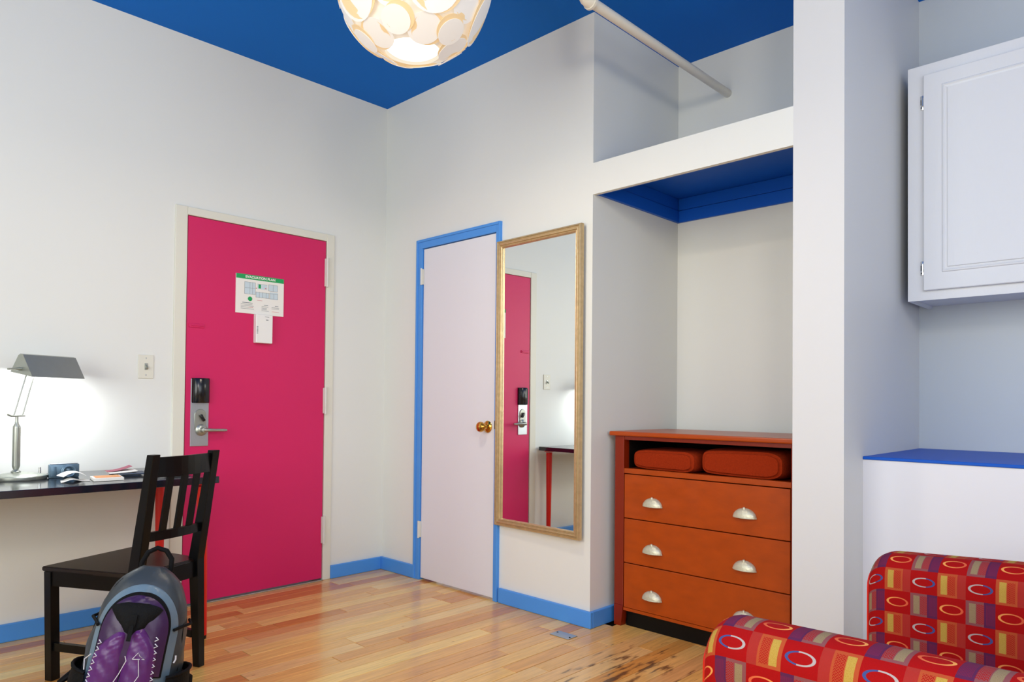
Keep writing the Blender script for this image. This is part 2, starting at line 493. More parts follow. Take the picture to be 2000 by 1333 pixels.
def plank_bm(x0, x1, y0, y1):
    b = bmesh.new(); c = 0.0009; z = random.uniform(-0.0002, 0.0002)
    lo_ = [b.verts.new((x, y, -0.012)) for x, y in ((x0, y0), (x1, y0), (x1, y1), (x0, y1))]
    mi = [b.verts.new((x, y, -0.0012)) for x, y in ((x0, y0), (x1, y0), (x1, y1), (x0, y1))]
    hi = [b.verts.new((x, y, z)) for x, y in ((x0 + c, y0 + c), (x1 - c, y0 + c), (x1 - c, y1 - c), (x0 + c, y1 - c))]
    for A_, Z_ in ((lo_, mi), (mi, hi)):
        for k in range(4): b.faces.new((A_[k], A_[(k + 1) % 4], Z_[(k + 1) % 4], Z_[k]))
    b.faces.new(hi)
    return b


rest = bmesh.new()
ry = random.Random(11)
y = 0.0; row = 0; G = 0.0012
while y > YB:
    x = XL
    xe = KX if y < P0 - 0.1 else DX + 0.01
    if y > YA - 0.0: xe = 0.0 + 0.1
    x -= ry.uniform(0, 0.9)
    while x < xe:
        Ln = ry.choice([0.4, 0.6, 0.8, 1.0, 1.3, 1.7]) * ry.uniform(0.85, 1.15)
        a, b_ = max(x, XL), min(x + Ln, xe)
        if b_ - a > 0.05:
            bmq = plank_bm(a + G, b_ - G, y - PW + G, y - G)
            # keep single boards where the photograph shows the floor
            yc = y - PW / 2
            seen = b_ > -2.45 and yc > -2.75 and (yc > -1.9 or b_ > -1.9 + (-1.9 - yc) * 1.2)
            if seen: obj('plank', bmq, 'plank', fl, smooth=False)
            else:
                me = bpy.data.meshes.new('t'); bmq.to_mesh(me); bmq.free(); rest.from_mesh(me); bpy.data.meshes.remove(me)
        x += Ln
    y -= PW; row += 1
ro = obj('plank', rest, 'plank', fl, smooth=False); ro['kind'] = 'stuff'

# ------------------------------------------------------------------ pink door
d1 = empty('door_1', ((D0 + D1) / 2, 0, 0)); d1['kind'] = 'structure'
d1['label'] = 'bright pink entrance door in a cream frame with electronic lock'; d1['category'] = 'door'
ox = (D0 + D1) / 2
def PB(x0, x1, y0, y1, z0, z1, bev=0.0): return B(x0 - ox, x1 - ox, y0, y1, z0, z1, bev=bev)
fr = bmesh.new()
for a in ((D0 - 0.055, D0 + 0.006, -0.012, 0.13, 0.0, DT + 0.040), (D1 - 0.006, D1 + 0.046, -0.012, 0.13, 0.0, DT + 0.040), (D0 + 0.006, D1 - 0.006, -0.012, 0.13, DT - 0.003, DT + 0.040)):
    box(fr, a[0] - ox, a[1] - ox, *a[2:], bev=0.003)
obj('door_frame', fr, 'cream', d1, smooth=False)
obj('door_slab', PB(D0 + 0.010, D1 - 0.010, -0.006, 0.038, 0.012, DT - 0.006, bev=0.002), 'pink', d1, smooth=False)
obj('threshold', PB(D0 + 0.006, D1 - 0.006, -0.02, 0.1, 0.0, 0.006, bev=0.002), 'nickel', d1, smooth=False)
for z0, z1 in ((1.762, 1.930), (0.998, 1.152), (0.222, 0.380)):
    b = bmesh.new()
    box(b, D1 - 0.018 - ox, D1 + 0.004 - ox, -0.0165, -0.004, z0, z1, bev=0.0015)
    tube(b, [(D1 - 0.008 - ox, -0.0215, z0 - 0.004), (D1 - 0.008 - ox, -0.0215, z1 + 0.004)], 0.0075, 10)
    obj('hinge', b, 'hingepaint', d1)
# small chain catch
b = PB(-1.240, -1.160, -0.012, -0.005, 1.452, 1.473, bev=0.002); box(b, -1.232 - ox, -1.168 - ox, -0.017, -0.012, 1.460, 1.466, bev=0.001)
obj('door_catch', b, 'pink', d1, smooth=False)
# lock
lkp = PB(-1.226, -1.132, -0.012, -0.0055, 0.830, 1.184, bev=0.0015)
lk = obj('lock_plate', lkp, 'steel', d1, smooth=False); lk['label'] = 'brushed steel lock plate'
b = bmesh.new()  # reader: bulging cap
n_ = 10
prev = None
x0, x1, z0, z1 = -1.222 - ox, -1.129 - ox, 1.057, 1.187
for i in range(n_ + 1):
    t = i / n_; xx = x0 + (x1 - x0) * t
    yy = -0.014 - 0.030 * math.sin(PI * min(1, max(0, t))) ** 0.45
    cur = [b.verts.new((xx, -0.012, z0)), b.verts.new((xx, yy + 0.006, z0)), b.verts.new((xx, yy, z0 + 0.008)), b.verts.new((xx, yy, z1 - 0.008)),
           b.verts.new((xx, yy + 0.006, z1)), b.verts.new((xx, -0.012, z1))]
    if prev:
        for k in range(5): b.faces.new((prev[k], prev[k + 1], cur[k + 1], cur[k]))
    else: b.faces.new(cur)
    prev = cur
b.faces.new(prev[::-1]); bmesh.ops.recalc_face_normals(b, faces=b.faces[:])
o = obj('card_reader', b, 'blackplastic', lk); o['label'] = 'glossy black card reader cap'
b = bmesh.new()
pts = []
mt = axis_mtx((-1.178 - ox, -0.0125, 0.957), (0, -1, 0))
# stadium escutcheon
ring = []
for k in range(24):
    a = 2 * PI * k / 24; cx_, cz_ = math.cos(a) * 0.031, math.sin(a) * 0.031
    ring.append((cx_, cz_ + (0.022 if cz_ >= 0 else -0.040)))
lo_ = [b.verts.new((-1.176 - ox + p, -0.012, 0.972 + q)) for p, q in ring]
hi = [b.verts.new((-1.176 - ox + p * .93, -0.018, 0.972 + q * .95)) for p, q in ring]
for k in range(24): b.faces.new((lo_[k], lo_[(k + 1) % 24], hi[(k + 1) % 24], hi[k]))
b.faces.new(hi); bmesh.ops.recalc_face_normals(b, faces=b.faces[:])
obj('escutcheon', b, 'nickel', lk)
b = bmesh.new(); bar(b, (-1.180 - ox, -0.026, 0.995), (-1.160 - ox, -0.026, 0.962), 0.016, 0.015, side=(0, 1, 0), bev=0.003)
o = obj('thumb_turn', b, 'blackplastic', lk)
b = bmesh.new()
lathe(b, [(0.0, 0.0), (0.030, 0.0), (0.031, 0.006), (0.025, 0.012), (0.014, 0.016), (0.013, 0.046), (0, 0.05)], 24, axis_mtx((-1.170 - ox, -0.012, 0.915), (0, -1, 0)))
tube(b, [(-1.170 - ox, -0.052, 0.915), (-1.150 - ox, -0.058, 0.915), (-1.110 - ox, -0.060, 0.914), (-1.070 - ox, -0.056, 0.913), (-1.053 - ox, -0.050, 0.913)],
     [0.014, 0.0125, 0.011, 0.0115, 0.009], 14, flat=0.75)
obj('lever_handle', b, 'nickel', lk)

# evacuation plan on the pink door
ev = thing('evacuation_sign', 'white evacuation plan with a green header fixed on the pink door', 'sign', (-0.854, -0.0065, 1.661))
sw, sh = 0.282, 0.216
obj('sign_board', B(-sw / 2, sw / 2, -0.005, 0, -sh / 2, sh / 2, bev=0.0008), 'paper', ev, smooth=False)
obj('header_band', B(-sw / 2 + 0.001, sw / 2 - 0.001, -0.0056, -0.005, sh / 2 - 0.026, sh / 2 - 0.0005), 'green', ev, smooth=False)


def text(name, body, size, loc, rot, m, parent, align='CENTER', ext=0.0003, bold=0.0):
    c = bpy.data.curves.new(name, 'FONT'); c.body = body; c.size = size; c.extrude = ext; c.align_x = align; c.align_y = 'CENTER'
    c.offset = bold; c.resolution_u = 3
    t = bpy.data.objects.new(name, c); COL.objects.link(t)
    dg = bpy.context.evaluated_depsgraph_get()
    me = bpy.data.meshes.new_from_object(t.evaluated_get(dg)); bpy.data.objects.remove(t)
    me.materials.clear(); me.materials.append(M[m])
    o = bpy.data.objects.new(name, me); COL.objects.link(o); o.parent = parent; o.location = loc; o.rotation_euler = rot
    return o


RT = (PI / 2, 0, 0)
text('lettering', 'EVACUATION PLAN', 0.0195, (0.0, -0.0059, sh / 2 - 0.0135), RT, 'paper', ev, bold=0.0006)
b = bmesh.new()
rr = random.Random(3)
for (x0, x1, z0, z1) in [(-0.092, -0.030, 0.0, 0.066), (-0.018, 0.040, 0.034, 0.062), (-0.026, 0.050, -0.012, 0.016), (0.048, 0.102, 0.030, 0.066), (0.056, 0.104, -0.016, 0.024)]:
    box(b, x0, x1, -0.0055, -0.005, z0, z1)
obj('floor_plan_rooms', b, 'paleblue', ev, smooth=False)
b = bmesh.new()
def ln(x0, x1, z0, z1): box(b, x0, x1, -0.0059, -0.0050, z0, z1)
for x in (-0.092, -0.062, -0.046, -0.030, 0.048, 0.076, 0.102): ln(x - 0.0006, x + 0.0006, 0.0 if x < 0 else 0.030, 0.066)
for x in (-0.026, -0.006, 0.014, 0.034, 0.050, 0.056, 0.080, 0.104): ln(x - 0.0006, x + 0.0006, -0.014, 0.018)
for z in (0.066, 0.034, 0.0): ln(-0.092, -0.030, z - 0.0006, z + 0.0006)
for z in (0.066, 0.030): ln(0.048, 0.102, z - 0.0006, z + 0.0006)
for z in (0.016, -0.013): ln(-0.026, 0.104, z - 0.0006, z + 0.0006)
ln(-0.018, 0.04, 0.0614, 0.0626)
for z in (-0.058, -0.066, -0.074, -0.082): ln(-0.112, -0.112 + rr.uniform(0.06, 0.085), z - 0.0009, z + 0.0009)
for z in (-0.062, -0.070, -0.078, -0.085): ln(0.008, 0.008 + rr.uniform(0.030, 0.046), z - 0.0009, z + 0.0009)
for z in (-0.062, -0.069): ln(0.068, 0.068 + rr.uniform(0.04, 0.055), z - 0.0009, z + 0.0009)
ln(-0.104, -0.045, -0.0505, -0.0475); ln(0.022, 0.046, -0.0545, -0.0515); ln(0.088, 0.108, -0.0545, -0.0515)
obj('plan_lines', b, 'ink', ev, smooth=False)
obj('exit_mark', B(-0.012, 0.002, -0.0060, -0.005, 0.038, 0.060), 'green', ev, smooth=False)
b = lathe(bmesh.new(), [(0, 0.0013), (0.0125, 0.0013), (0.0125, 0.0)], 24, axis_mtx((-0.060, -0.005, -0.026), (0, -1, 0)))
obj('round_emblem', b, 'green', ev, smooth=False)
for (x0, x1, z0, z1) in [(0.026, 0.034, 0.038, 0.044), (-0.068, -0.042, -0.0745, -0.0725), (0.070, 0.112, -0.0865, -0.085), (-0.02, 0.012, -0.0305, -0.029), (-0.027, -0.022, 0.034, 0.040)]:
    obj('red_mark', B(x0, x1, -0.0060, -0.005, z0, z1), 'redink', ev, smooth=False)

db = thing('door_chime', 'white plastic alarm box mounted under the evacuation plan', 'alarm', (-0.841, -0.0065, 1.392))
obj('casing', B(-0.049, 0.049, -0.034, 0, 0.0, 0.160, bev=0.004), 'white', db, smooth=False)
b = bmesh.new()
for k in range(6): box(b, -0.0455, -0.037, -0.0350, -0.0335, 0.052 + k * 0.0072, 0.0555 + k * 0.0072)
obj('vent_slots', b, 'ink', db, smooth=False)
b = bmesh.new(); box(b, 0.008, 0.022, -0.0350, -0.0335, 0.128, 0.133); box(b, 0.002, 0.026, -0.0348, -0.0335, 0.146, 0.148)
obj('printed_mark', b, 'ink', db, smooth=False)

# light switch
sw_ = thing('light_switch', 'cream wall switch plate between the desk lamp and pink door', 'switch', (-1.445, 0, 1.237))
obj('switch_plate', B(-0.036, 0.036, -0.006, 0, -0.059, 0.059, bev=0.002), 'cream', sw_, smooth=False)
b = bmesh.new(); box(b, -0.0075, 0.0075, -0.009, -0.006, -0.016, 0.016, bev=0.001); bar(b, (0.001, -0.008, 0.003), (0.001, -0.020, -0.009), 0.009, 0.009)
obj('toggle', b, 'nickel', sw_, smooth=False)
for z in (-0.042, 0.042): obj('screw', lathe(bmesh.new(), [(0, 0.0015), (0.003, 0.001), (0.0035, 0)], 10, axis_mtx((0, -0.006, z), (0, -1, 0))), 'steel', sw_)

# ------------------------------------------------------------------ closet door
oy = (C0 + C1) / 2
d2 = empty('door_2', (0, oy, 0)); d2['kind'] = 'structure'
d2['label'] = 'plain white closet door with brass knob in a blue casing'; d2['category'] = 'door'
fr = bmesh.new()
ocx = -0.020
for (ya, yb, za, zb) in ((C1 + 0.003, C1 - 0.032, 0, CT + 0.052), (C0 - 0.003, C0 + 0.050, 0, CT + 0.052), (C1 + 0.003, C0 - 0.003, CT - 0.003, CT + 0.052)):
    y0, y1 = min(ya, yb) - oy, max(ya, yb) - oy
    box(fr, ocx + 0.006, 0.12, y0, y1, za, zb, bev=0.002)
# raised outer bead of the casing
box(fr, ocx, ocx + 0.010, C0 + 0.034 - oy, C0 + 0.050 - oy, 0, CT + 0.052, bev=0.003)
box(fr, ocx, ocx + 0.010, C1 - 0.032 - oy, C1 - 0.020 - oy, 0, CT + 0.052, bev=0.003)
box(fr, ocx, ocx + 0.010, C1 - 0.02 - oy, C0 + 0.034 - oy, CT + 0.036, CT + 0.052, bev=0.003)
obj('door_casing', fr, 'blue', d2, smooth=False)
obj('door_slab', B(-0.004, 0.034, C1 + 0.007 - oy, C0 - 0.008 - oy, 0.012, CT - 0.007, bev=0.002), 'whitedoor', d2, smooth=False)
for z0, z1 in ((1.786, 1.880), (0.256, 0.352)):
    b = bmesh.new()
    box(b, -0.0165, -0.005, C0 - 0.012 - oy, C0 + 0.010 - oy, z0, z1, bev=0.0015)
    tube(b, [(-0.020, C0 - 0.004 - oy, z0 - 0.003), (-0.020, C0 - 0.004 - oy, z1 + 0.003)], 0.006, 10)
    obj('hinge', b, 'hingepaint', d2)
b = lathe(bmesh.new(), [(0, 0), (0.032, 0), (0.033, 0.004), (0.028, 0.009), (0.014, 0.013), (0.012, 0.030), (0.018, 0.038), (0.027, 0.048), (0.029, 0.058), (0.025, 0.068), (0.013, 0.074), (0, 0.075)],
          32, axis_mtx((-0.004, -0.975 - oy, 0.940), (-1, 0, 0)))
o = obj('door_knob', b, 'brass', d2); o['label'] = 'round polished brass knob'
obj('strike_plate', B(-0.016, -0.0135, C1 + 0.0005 - oy, C1 - 0.008 - oy, 0.93, 0.975), 'darkgap', d2, smooth=False)

# ------------------------------------------------------------------ tall mirror
my0, my1, mz0, mz1 = -1.648, -1.052, 0.415, 1.946
mr = thing('wall_mirror', 'tall mirror in a ribbed antique gold frame hung beside the closet door', 'mirror', (-0.012, (my0 + my1) / 2, mz0), rz=math.radians(-1.75))
oym = (my0 + my1) / 2
b = bmesh.new()
prof = [(0.0, 0.0), (0.0, -0.020), (0.003, -0.026), (0.009, -0.027), (0.012, -0.021), (0.015, -0.021), (0.019, -0.027), (0.025, -0.026), (0.028, -0.018), (0.031, -0.018), (0.034, -0.021), (0.037, -0.018), (0.039, -0.010), (0.039, -0.004)]
loops = []
hw, hh = (my1 - my0) / 2, (mz1 - mz0)
for inset, xx in prof:
    loops.append([b.verts.new((xx, sy * (hw - inset), (inset if sz < 0 else hh - inset))) for sy, sz in ((-1, -1), (1, -1), (1, 1), (-1, 1))])
for A_, Z_ in zip(loops, loops[1:]):
    for k in range(4): b.faces.new((A_[k], A_[(k + 1) % 4], Z_[(k + 1) % 4], Z_[k]))
bmesh.ops.recalc_face_normals(b, faces=b.faces[:])
obj('mirror_frame', b, 'gold', mr, smooth=False)
obj('mirror_glass', B(-0.0065, -0.001, -hw + 0.037, hw - 0.037, 0.037, hh - 0.037), 'mirror', mr, smooth=False)

# ------------------------------------------------------------------ floor socket plate
fp = thing('floor_plate', 'small metal cover plate screwed to the floor near the wall corner', 'cover plate', (-0.175, -1.667, 0.0006))
obj('plate', B(-0.034, 0.034, -0.056, 0.056, 0, 0.0025, bev=0.001), 'steel', fp, smooth=False)
for yy in (-0.044, 0.044):
    obj('screw', lathe(bmesh.new(), [(0.0045, 0.0), (0.0045, 0.0012), (0.0, 0.0016)], 12, Matrix.Translation((0.01 if yy > 0 else -0.008, yy, 0.0025))), 'darkgap', fp)

# ------------------------------------------------------------------ pipe over the alcove
pp = thing('ceiling_pipe', 'white painted pipe running from the ceiling to the alcove back wall', 'pipe', (0, -1.985, 2.735))
x_e = -0.425
obj('pipe_run', tube(bmesh.new(), [(x_e, 0, 0), (DX - 0.001, 0, 0)], 0.021, 20), 'pole', pp)
b = tube(bmesh.new(), [(x_e + 0.010, 0, 0), (x_e - 0.018, 0, 0.003), (x_e - 0.034, 0, 0.018), (x_e - 0.038, 0, 0.045)], 0.029, 20)
lathe(b, [(0.0, 0), (0.033, 0), (0.033, 0.012), (0.0, 0.012)], 20, axis_mtx((x_e + 0.004, 0, 0), (1, 0, 0)))
lathe(b, [(0.0, 0), (0.033, 0), (0.033, 0.012), (0.0, 0.012)], 20, Matrix.Translation((x_e - 0.038, 0, 0.036)))
obj('elbow_joint', b, 'pole', pp)
obj('drop_pipe', tube(bmesh.new(), [(x_e - 0.038, 0, 0.045), (x_e - 0.038, 0, H - 2.735)], 0.021, 20), 'pole', pp)

# ------------------------------------------------------------------ pendant lamp
pc = Vector((-1.127, -1.722, 2.607)); RR = 0.285
pl = thing('pendant_lamp', 'large round lit pendant shade of overlapping white plastic pieces', 'lamp', pc)
phi = (1 + 5 ** 0.5) / 2
ico = [Vector(v).normalized() for s1 in (1, -1) for s2 in (1, -1) for v in ((0, s1, s2 * phi), (s1, s2 * phi, 0), (s2 * phi, 0, s1))]
rotq = ico[0].rotation_difference(Vector((0, 0, -1)))
tilt = Matrix.Rotation(math.radians(14), 3, 'Z')
ico = [tilt @ (rotq @ v) for v in ico]
edges = []; dod = []
for i in range(12):
    for j in range(i + 1, 12):
        if ico[i].angle(ico[j]) < 1.2:
            edges.append((i, j))
            for k in range(j + 1, 12):
                if ico[i].angle(ico[k]) < 1.2 and ico[j].angle(ico[k]) < 1.2:
                    dod.append((ico[i] + ico[j] + ico[k]).normalized())


def disc(c, ang, rad, e=None, ell=1.0, th=0.0016, dome=0.35):
    c = Vector(c); s, t = frame_at(c)
    if e is not None:
        s = (e - c * e.dot(c)).normalized(); t = c.cross(s)
    b = bmesh.new(); n = 28; R2 = rad * math.sin(ang); h = rad * math.cos(ang)
    rings = []
    for fr_, lift in ((1.0, 0.0), (0.72, 0.6), (0.35, 0.95)):
        rr_ = R2 * fr_; hh_ = h + (rad - h) * lift * dome
        rings.append([b.verts.new(c * hh_ + (s * math.cos(2 * PI * k / n) * ell + t * math.sin(2 * PI * k / n)) * rr_) for k in range(n)])
    top = b.verts.new(c * (h + (rad - h) * dome))
    for A_, Z_ in zip(rings, rings[1:]):
        for k in range(n): b.faces.new((A_[k], A_[(k + 1) % n], Z_[(k + 1) % n], Z_[k]))
    for k in range(n): b.faces.new((rings[-1][k], rings[-1][(k + 1) % n], top))
    bmesh.ops.recalc_face_normals(b, faces=b.faces[:])
    bmesh.ops.solidify(b, geom=b.faces[:], thickness=th)
    return b


nad = Vector((0, 0, -1))


def shade_piece(v, ang, rad, toward):
    """a white piece with the warm lit edge of the piece folded under it"""
    p = obj('shade_panel', disc(v, math.radians(ang), RR * rad), 'panel', pl)
    t_ = Vector(v).lerp(Vector(toward), 1.0); ax = Vector(v).cross(t_).normalized()
    v2 = Matrix.Rotation(math.radians(3.4), 3, ax) @ Vector(v)
    obj('folded_edge', disc(v2, math.radians(ang + 0.4), RR * (rad - 0.0045)), 'fold', p)


def nearest(v, pool, n=0):
    return sorted(pool, key=lambda q: q.angle(v))[n]


for v in ico:
    if v.angle(nad) > 0.3: shade_piece(v, 19.5, 1.012, nearest(v, dod, 2))
for n_, v in enumerate(dod):
    shade_piece(v, 10.4, 1.000, nearest(v, ico, n_ % 3))
for n_, (i, j) in enumerate(edges):
    mdl = (ico[i] + ico[j]).normalized()
    shade_piece(mdl, 12.4, 0.988, nearest(mdl, dod, n_ % 2))
b = bmesh.new()
prof = []
for k in range(17):
    a = math.radians(22 + k * (158 - 0) / 16.0)
    prof.append((RR * 0.950 * math.sin(a), -RR * 0.950 * math.cos(a)))
lathe(b, prof, 40)
obj('shade_liner', b, 'liner', pl)
b = lathe(bmesh.new(), [(0, -0.262), (0.05, -0.258), (0.085, -0.247), (0.100, -0.236)], 32)
obj('bulb_diffuser', b, 'bulb', pl)
obj('cord', tube(bmesh.new(), [(0, 0, RR * 0.9), (0, 0, H - pc.z)], 0.004, 8), 'white', pl)
obj('ceiling_rose', lathe(bmesh.new(), [(0, -0.035), (0.03, -0.033), (0.055, -0.012), (0.058, 0.0)], 28, Matrix.Translation((0, 0, H - pc.z))), 'white', pl)
pd = bpy.data.lights.new('pendant_light', 'AREA'); pd.shape = 'DISK'; pd.size = 0.19; pd.energy = 11; pd.color = (1.0, 0.84, 0.64)
po = bpy.data.objects.new('pendant_light', pd); COL.objects.link(po); po.location = pc + Vector((0, 0, -0.268))

# ------------------------------------------------------------------ dresser
DXF = 0.135
dr = thing('dresser', 'cherry wood chest with three drawers and an open top shelf in the alcove', 'dresser', (DXF, -2.18, 0))
dy0, dy1 = -0.462, 0.452           # right, left (local y)
def DB(x0, x1, y0, y1, z0, z1, bev=0.0): return B(x0, x1, y0, y1, z0, z1, bev=bev)
dep = 0.50
obj('top', DB(-0.016, dep + 0.01, dy0 - 0.010, dy1 + 0.026, 0.918, 0.940, bev=0.006), 'cherry', dr, smooth=False)
for s, yy in ((1, dy1), (-1, dy0)):
    b = bmesh.new(); ya, yb = (yy - 0.052, yy) if s > 0 else (yy, yy + 0.046)
    box(b, 0.0, 0.045, ya, yb, 0.10, 0.918, bev=0.002)
    # tapered foot
    w = 0.012 if s > 0 else 0.0
    vs = [b.verts.new(p) for p in ((0, ya, .10), (0.045, ya, .10), (0.045, yb, .10), (0, yb, .10), (0.0, ya + w, 0), (0.04, ya + w, 0), (0.04, yb, 0), (0.0, yb, 0))]
    for q in ((0, 1, 5, 4), (1, 2, 6, 5), (2, 3, 7, 6), (3, 0, 4, 7), (4, 5, 6, 7)): b.faces.new([vs[i] for i in q])
    bmesh.ops.recalc_face_normals(b, faces=b.faces[:])
    obj('post', b, 'cherrydark', dr, smooth=False)
    obj('rear_leg', DB(dep - 0.045, dep, ya, yb, 0, 0.918), 'cherrydark', dr, smooth=False)
    obj('side_panel', DB(0.045, dep - 0.045, yy - 0.020 if s > 0 else yy + 0.002, yy - 0.002 if s > 0 else yy + 0.020, 0.08, 0.918), 'cherrydark', dr, smooth=False)
ya, yb = dy0 + 0.046, dy1 - 0.052
obj('rail', DB(0.004, 0.03, ya, yb, 0.900, 0.918), 'cherrydark', dr, smooth=False)
obj('rail', DB(0.002, 0.03, ya, yb, 0.738, 0.762, bev=0.002), 'cherry', dr, smooth=False)
obj('shelf', DB(0.03, dep - 0.01, ya, yb, 0.744, 0.760), 'cherrydark', dr, smooth=False)
obj('back_panel', DB(dep - 0.012, dep, ya, yb, 0.08, 0.918), 'darkgap', dr, smooth=False)
obj('shelf_side', DB(0.045, dep - 0.012, yb - 0.002, yb + 0.012, 0.76, 0.90), 'darkgap', dr, smooth=False)
obj('bottom_rail', DB(0.003, 0.03, ya, yb, 0.078, 0.092), 'cherry', dr, smooth=False)
obj('toe_kick', DB(0.03, 0.05, ya, yb, 0.0, 0.09), 'blackwood', dr, smooth=False)
hy = [(-1.938, ), ]


def cup_pull(par, yy, zz):
    b = bmesh.new(); nu, nv = 16, 8; a_, c_, d_ = 0.052, 0.040, 0.026
    rows = []
    for v in range(nv + 1):
        t = (PI / 2) * v / nv            # 0 rim at bottom edge -> top back
        row = []
        for u in range(nu + 1):
            s = PI * u / nu
            Y = -a_ * math.cos(s)
            ww = math.sin(s)
            row.append(b.verts.new((-d_ * ww ** 0.8 * math.cos(t), Y, c_ * ww * math.sin(t))))
        rows.append(row)
    for A_, Z_ in zip(rows, rows[1:]):
        for u in range(nu):
            vs = [A_[u], A_[u + 1], Z_[u + 1], Z_[u]]
            try: b.faces.new(vs)
            except ValueError: pass
    bmesh.ops.remove_doubles(b, verts=b.verts[:], dist=1e-5)
    bmesh.ops.recalc_face_normals(b, faces=b.faces[:])
    bmesh.ops.solidify(b, geom=b.faces[:], thickness=0.002)
    tube(b, [(-0.001, -a_, 0), (-0.012, -a_ * .86, 0), (-0.022, -a_ * .5, 0), (-0.027, 0, 0), (-0.022, a_ * .5, 0), (-0.012, a_ * .86, 0), (-0.001, a_, 0)], 0.0028, 8)
    lathe(b, [(0, 0.006), (0.004, 0.005), (0.007, 0.0), (0.0075, -0.003)], 12, axis_mtx((-0.008, 0, c_ * 0.96), (-0.3, 0, 1)))
    o = obj('cup_pull', b, 'pewter', par); o.location = (-0.001, yy, zz); return o


for z0, z1, lz, rz_ in ((0.524, 0.734, 0.594, 0.598), (0.310, 0.520, 0.376, 0.377), (0.094, 0.306, 0.160, 0.164)):
    dw = obj('drawer', DB(0.001, 0.022, ya + 0.003, yb - 0.003, z0, z1, bev=0.0025), 'cherry', dr, smooth=False)
    cup_pull(dw, -1.945 + 2.18, lz); cup_pull(dw, -2.400 + 2.18, rz_)

# two folded rust throws in the open shelf
def folded(name, label, yc, w, h, rzz):
    b = bmesh.new(); dpt = 0.30
    nu, nv = 36, 10
    # stadium cross section (y,z) swept along x with soft sag
    rows = []
    for i in range(nv + 1):
        t = i / nv; x = t * dpt
        e = 1 - 0.10 * (2 * abs(t - 0.5)) ** 6
        row = []
        for k in range(nu):
            a = 2 * PI * k / nu
            ca, sa = math.cos(a), math.sin(a)
            yy = math.copysign(abs(ca) ** 0.35, ca) * w / 2 * e
            zz = math.copysign(abs(sa) ** 0.55, sa) * h / 2 * e
            zz *= 1 + 0.05 * math.sin(yy * 40 + x * 9)
            # bottom lies flat
            row.append(b.verts.new((x, yy, max(-h / 2 * 0.98, zz) + h / 2 * 0.98)))
        rows.append(row)
    for A_, Z_ in zip(rows, rows[1:]):
        for k in range(nu): b.faces.new((A_[k], A_[(k + 1) % nu], Z_[(k + 1) % nu], Z_[k]))
    b.faces.new(rows[0][::-1]); b.faces.new(rows[-1]); bmesh.ops.recalc_face_normals(b, faces=b.faces[:])
    fs = [f for f in b.faces if len(f.verts) > 8]
    bmesh.ops.bevel(b, geom=list({e for f in fs for e in f.edges}), offset=0.010, segments=3, affect='EDGES')
    o = obj(name, b, 'rust'); o.location = (DXF + 0.025, yc, 0.7605); o.rotation_euler = (0, 0, rzz)
    return tag(o, label, 'blanket', 'folded throws in the dresser shelf')
folded('folded_throw', 'smaller folded rust throw at the left end of the dresser shelf', -1.978, 0.350, 0.098, 0.0)
folded('folded_throw', 'wider folded rust throw at the right end of the dresser shelf', -2.363, 0.395, 0.118, 0.0)

# ------------------------------------------------------------------ hanging cabinet
cx = 0.65; cy0, cy1, cz0, cz1 = -3.56, -2.886, 1.524, 2.529
cb = thing('wall_cabinet', 'white painted cupboard hanging above the blue capped half wall', 'cabinet', (cx, -3.2, cz0))
oc = -3.2; ch = cz1 - cz0
b = bmesh.new()
box(b, 0.018, KX - cx, cy1 - 0.016 - oc, cy1 - oc, 0, ch); box(b, 0.018, KX - cx, cy0 - oc, cy0 + 0.016 - oc, 0, ch)
box(b, 0.018, KX - cx, cy0 + 0.016 - oc, cy1 - 0.016 - oc, 0.012, 0.028); box(b, 0.018, KX - cx, cy0 + 0.016 - oc, cy1 - 0.016 - oc, ch - 0.016, ch)
obj('cabinet_box', b, 'cab', cb, smooth=False)
b = bmesh.new()
for a in ((cy1 - 0.075, cy1, 0, ch), (cy0, cy0 + 0.075, 0, ch), (cy0 + 0.075, cy1 - 0.075, 0, 0.055), (cy0 + 0.075, cy1 - 0.075, ch - 0.07, ch)):
    box(b, 0, 0.018, a[0] - oc, a[1] - oc, a[2], a[3])
obj('face_frame', b, 'cab', cb, smooth=False)
b = bmesh.new()
yl, yr, zb, zt = -2.949 - oc, -3.50 - oc, 1.563 - cz0, 2.480 - cz0
box(b, -0.019, -0.001, yr, yl, zb, zt, bev=0.004)
# routed field: sunk frame, raised centre
def ring_panel(b, y0, y1, z0, z1, steps):
    loops = []
    for ins, x in steps:
        loops.append([b.verts.new((x, p, q)) for p, q in ((y0 + ins, z0 + ins), (y1 - ins, z0 + ins), (y1 - ins, z1 - ins), (y0 + ins, z1 - ins))])
    for A_, Z_ in zip(loops, loops[1:]):
        for k in range(4): b.faces.new((A_[k], A_[(k + 1) % 4], Z_[(k + 1) % 4], Z_[k]))
    b.faces.new(loops[-1])
dd = obj('door', b, 'cab', cb, smooth=False)
b = bmesh.new()
ring_panel(b, yr + 0.070, yl - 0.070, zb + 0.070, zt - 0.058, [(0, -0.0192), (0.003, -0.0235), (0.008, -0.0245), (0.012, -0.0215), (0.020, -0.0200), (0.022, -0.0262), (0.040, -0.0262)])
bmesh.ops.recalc_face_normals(b, faces=b.faces[:])
obj('raised_panel', b, 'cab', dd, smooth=False)
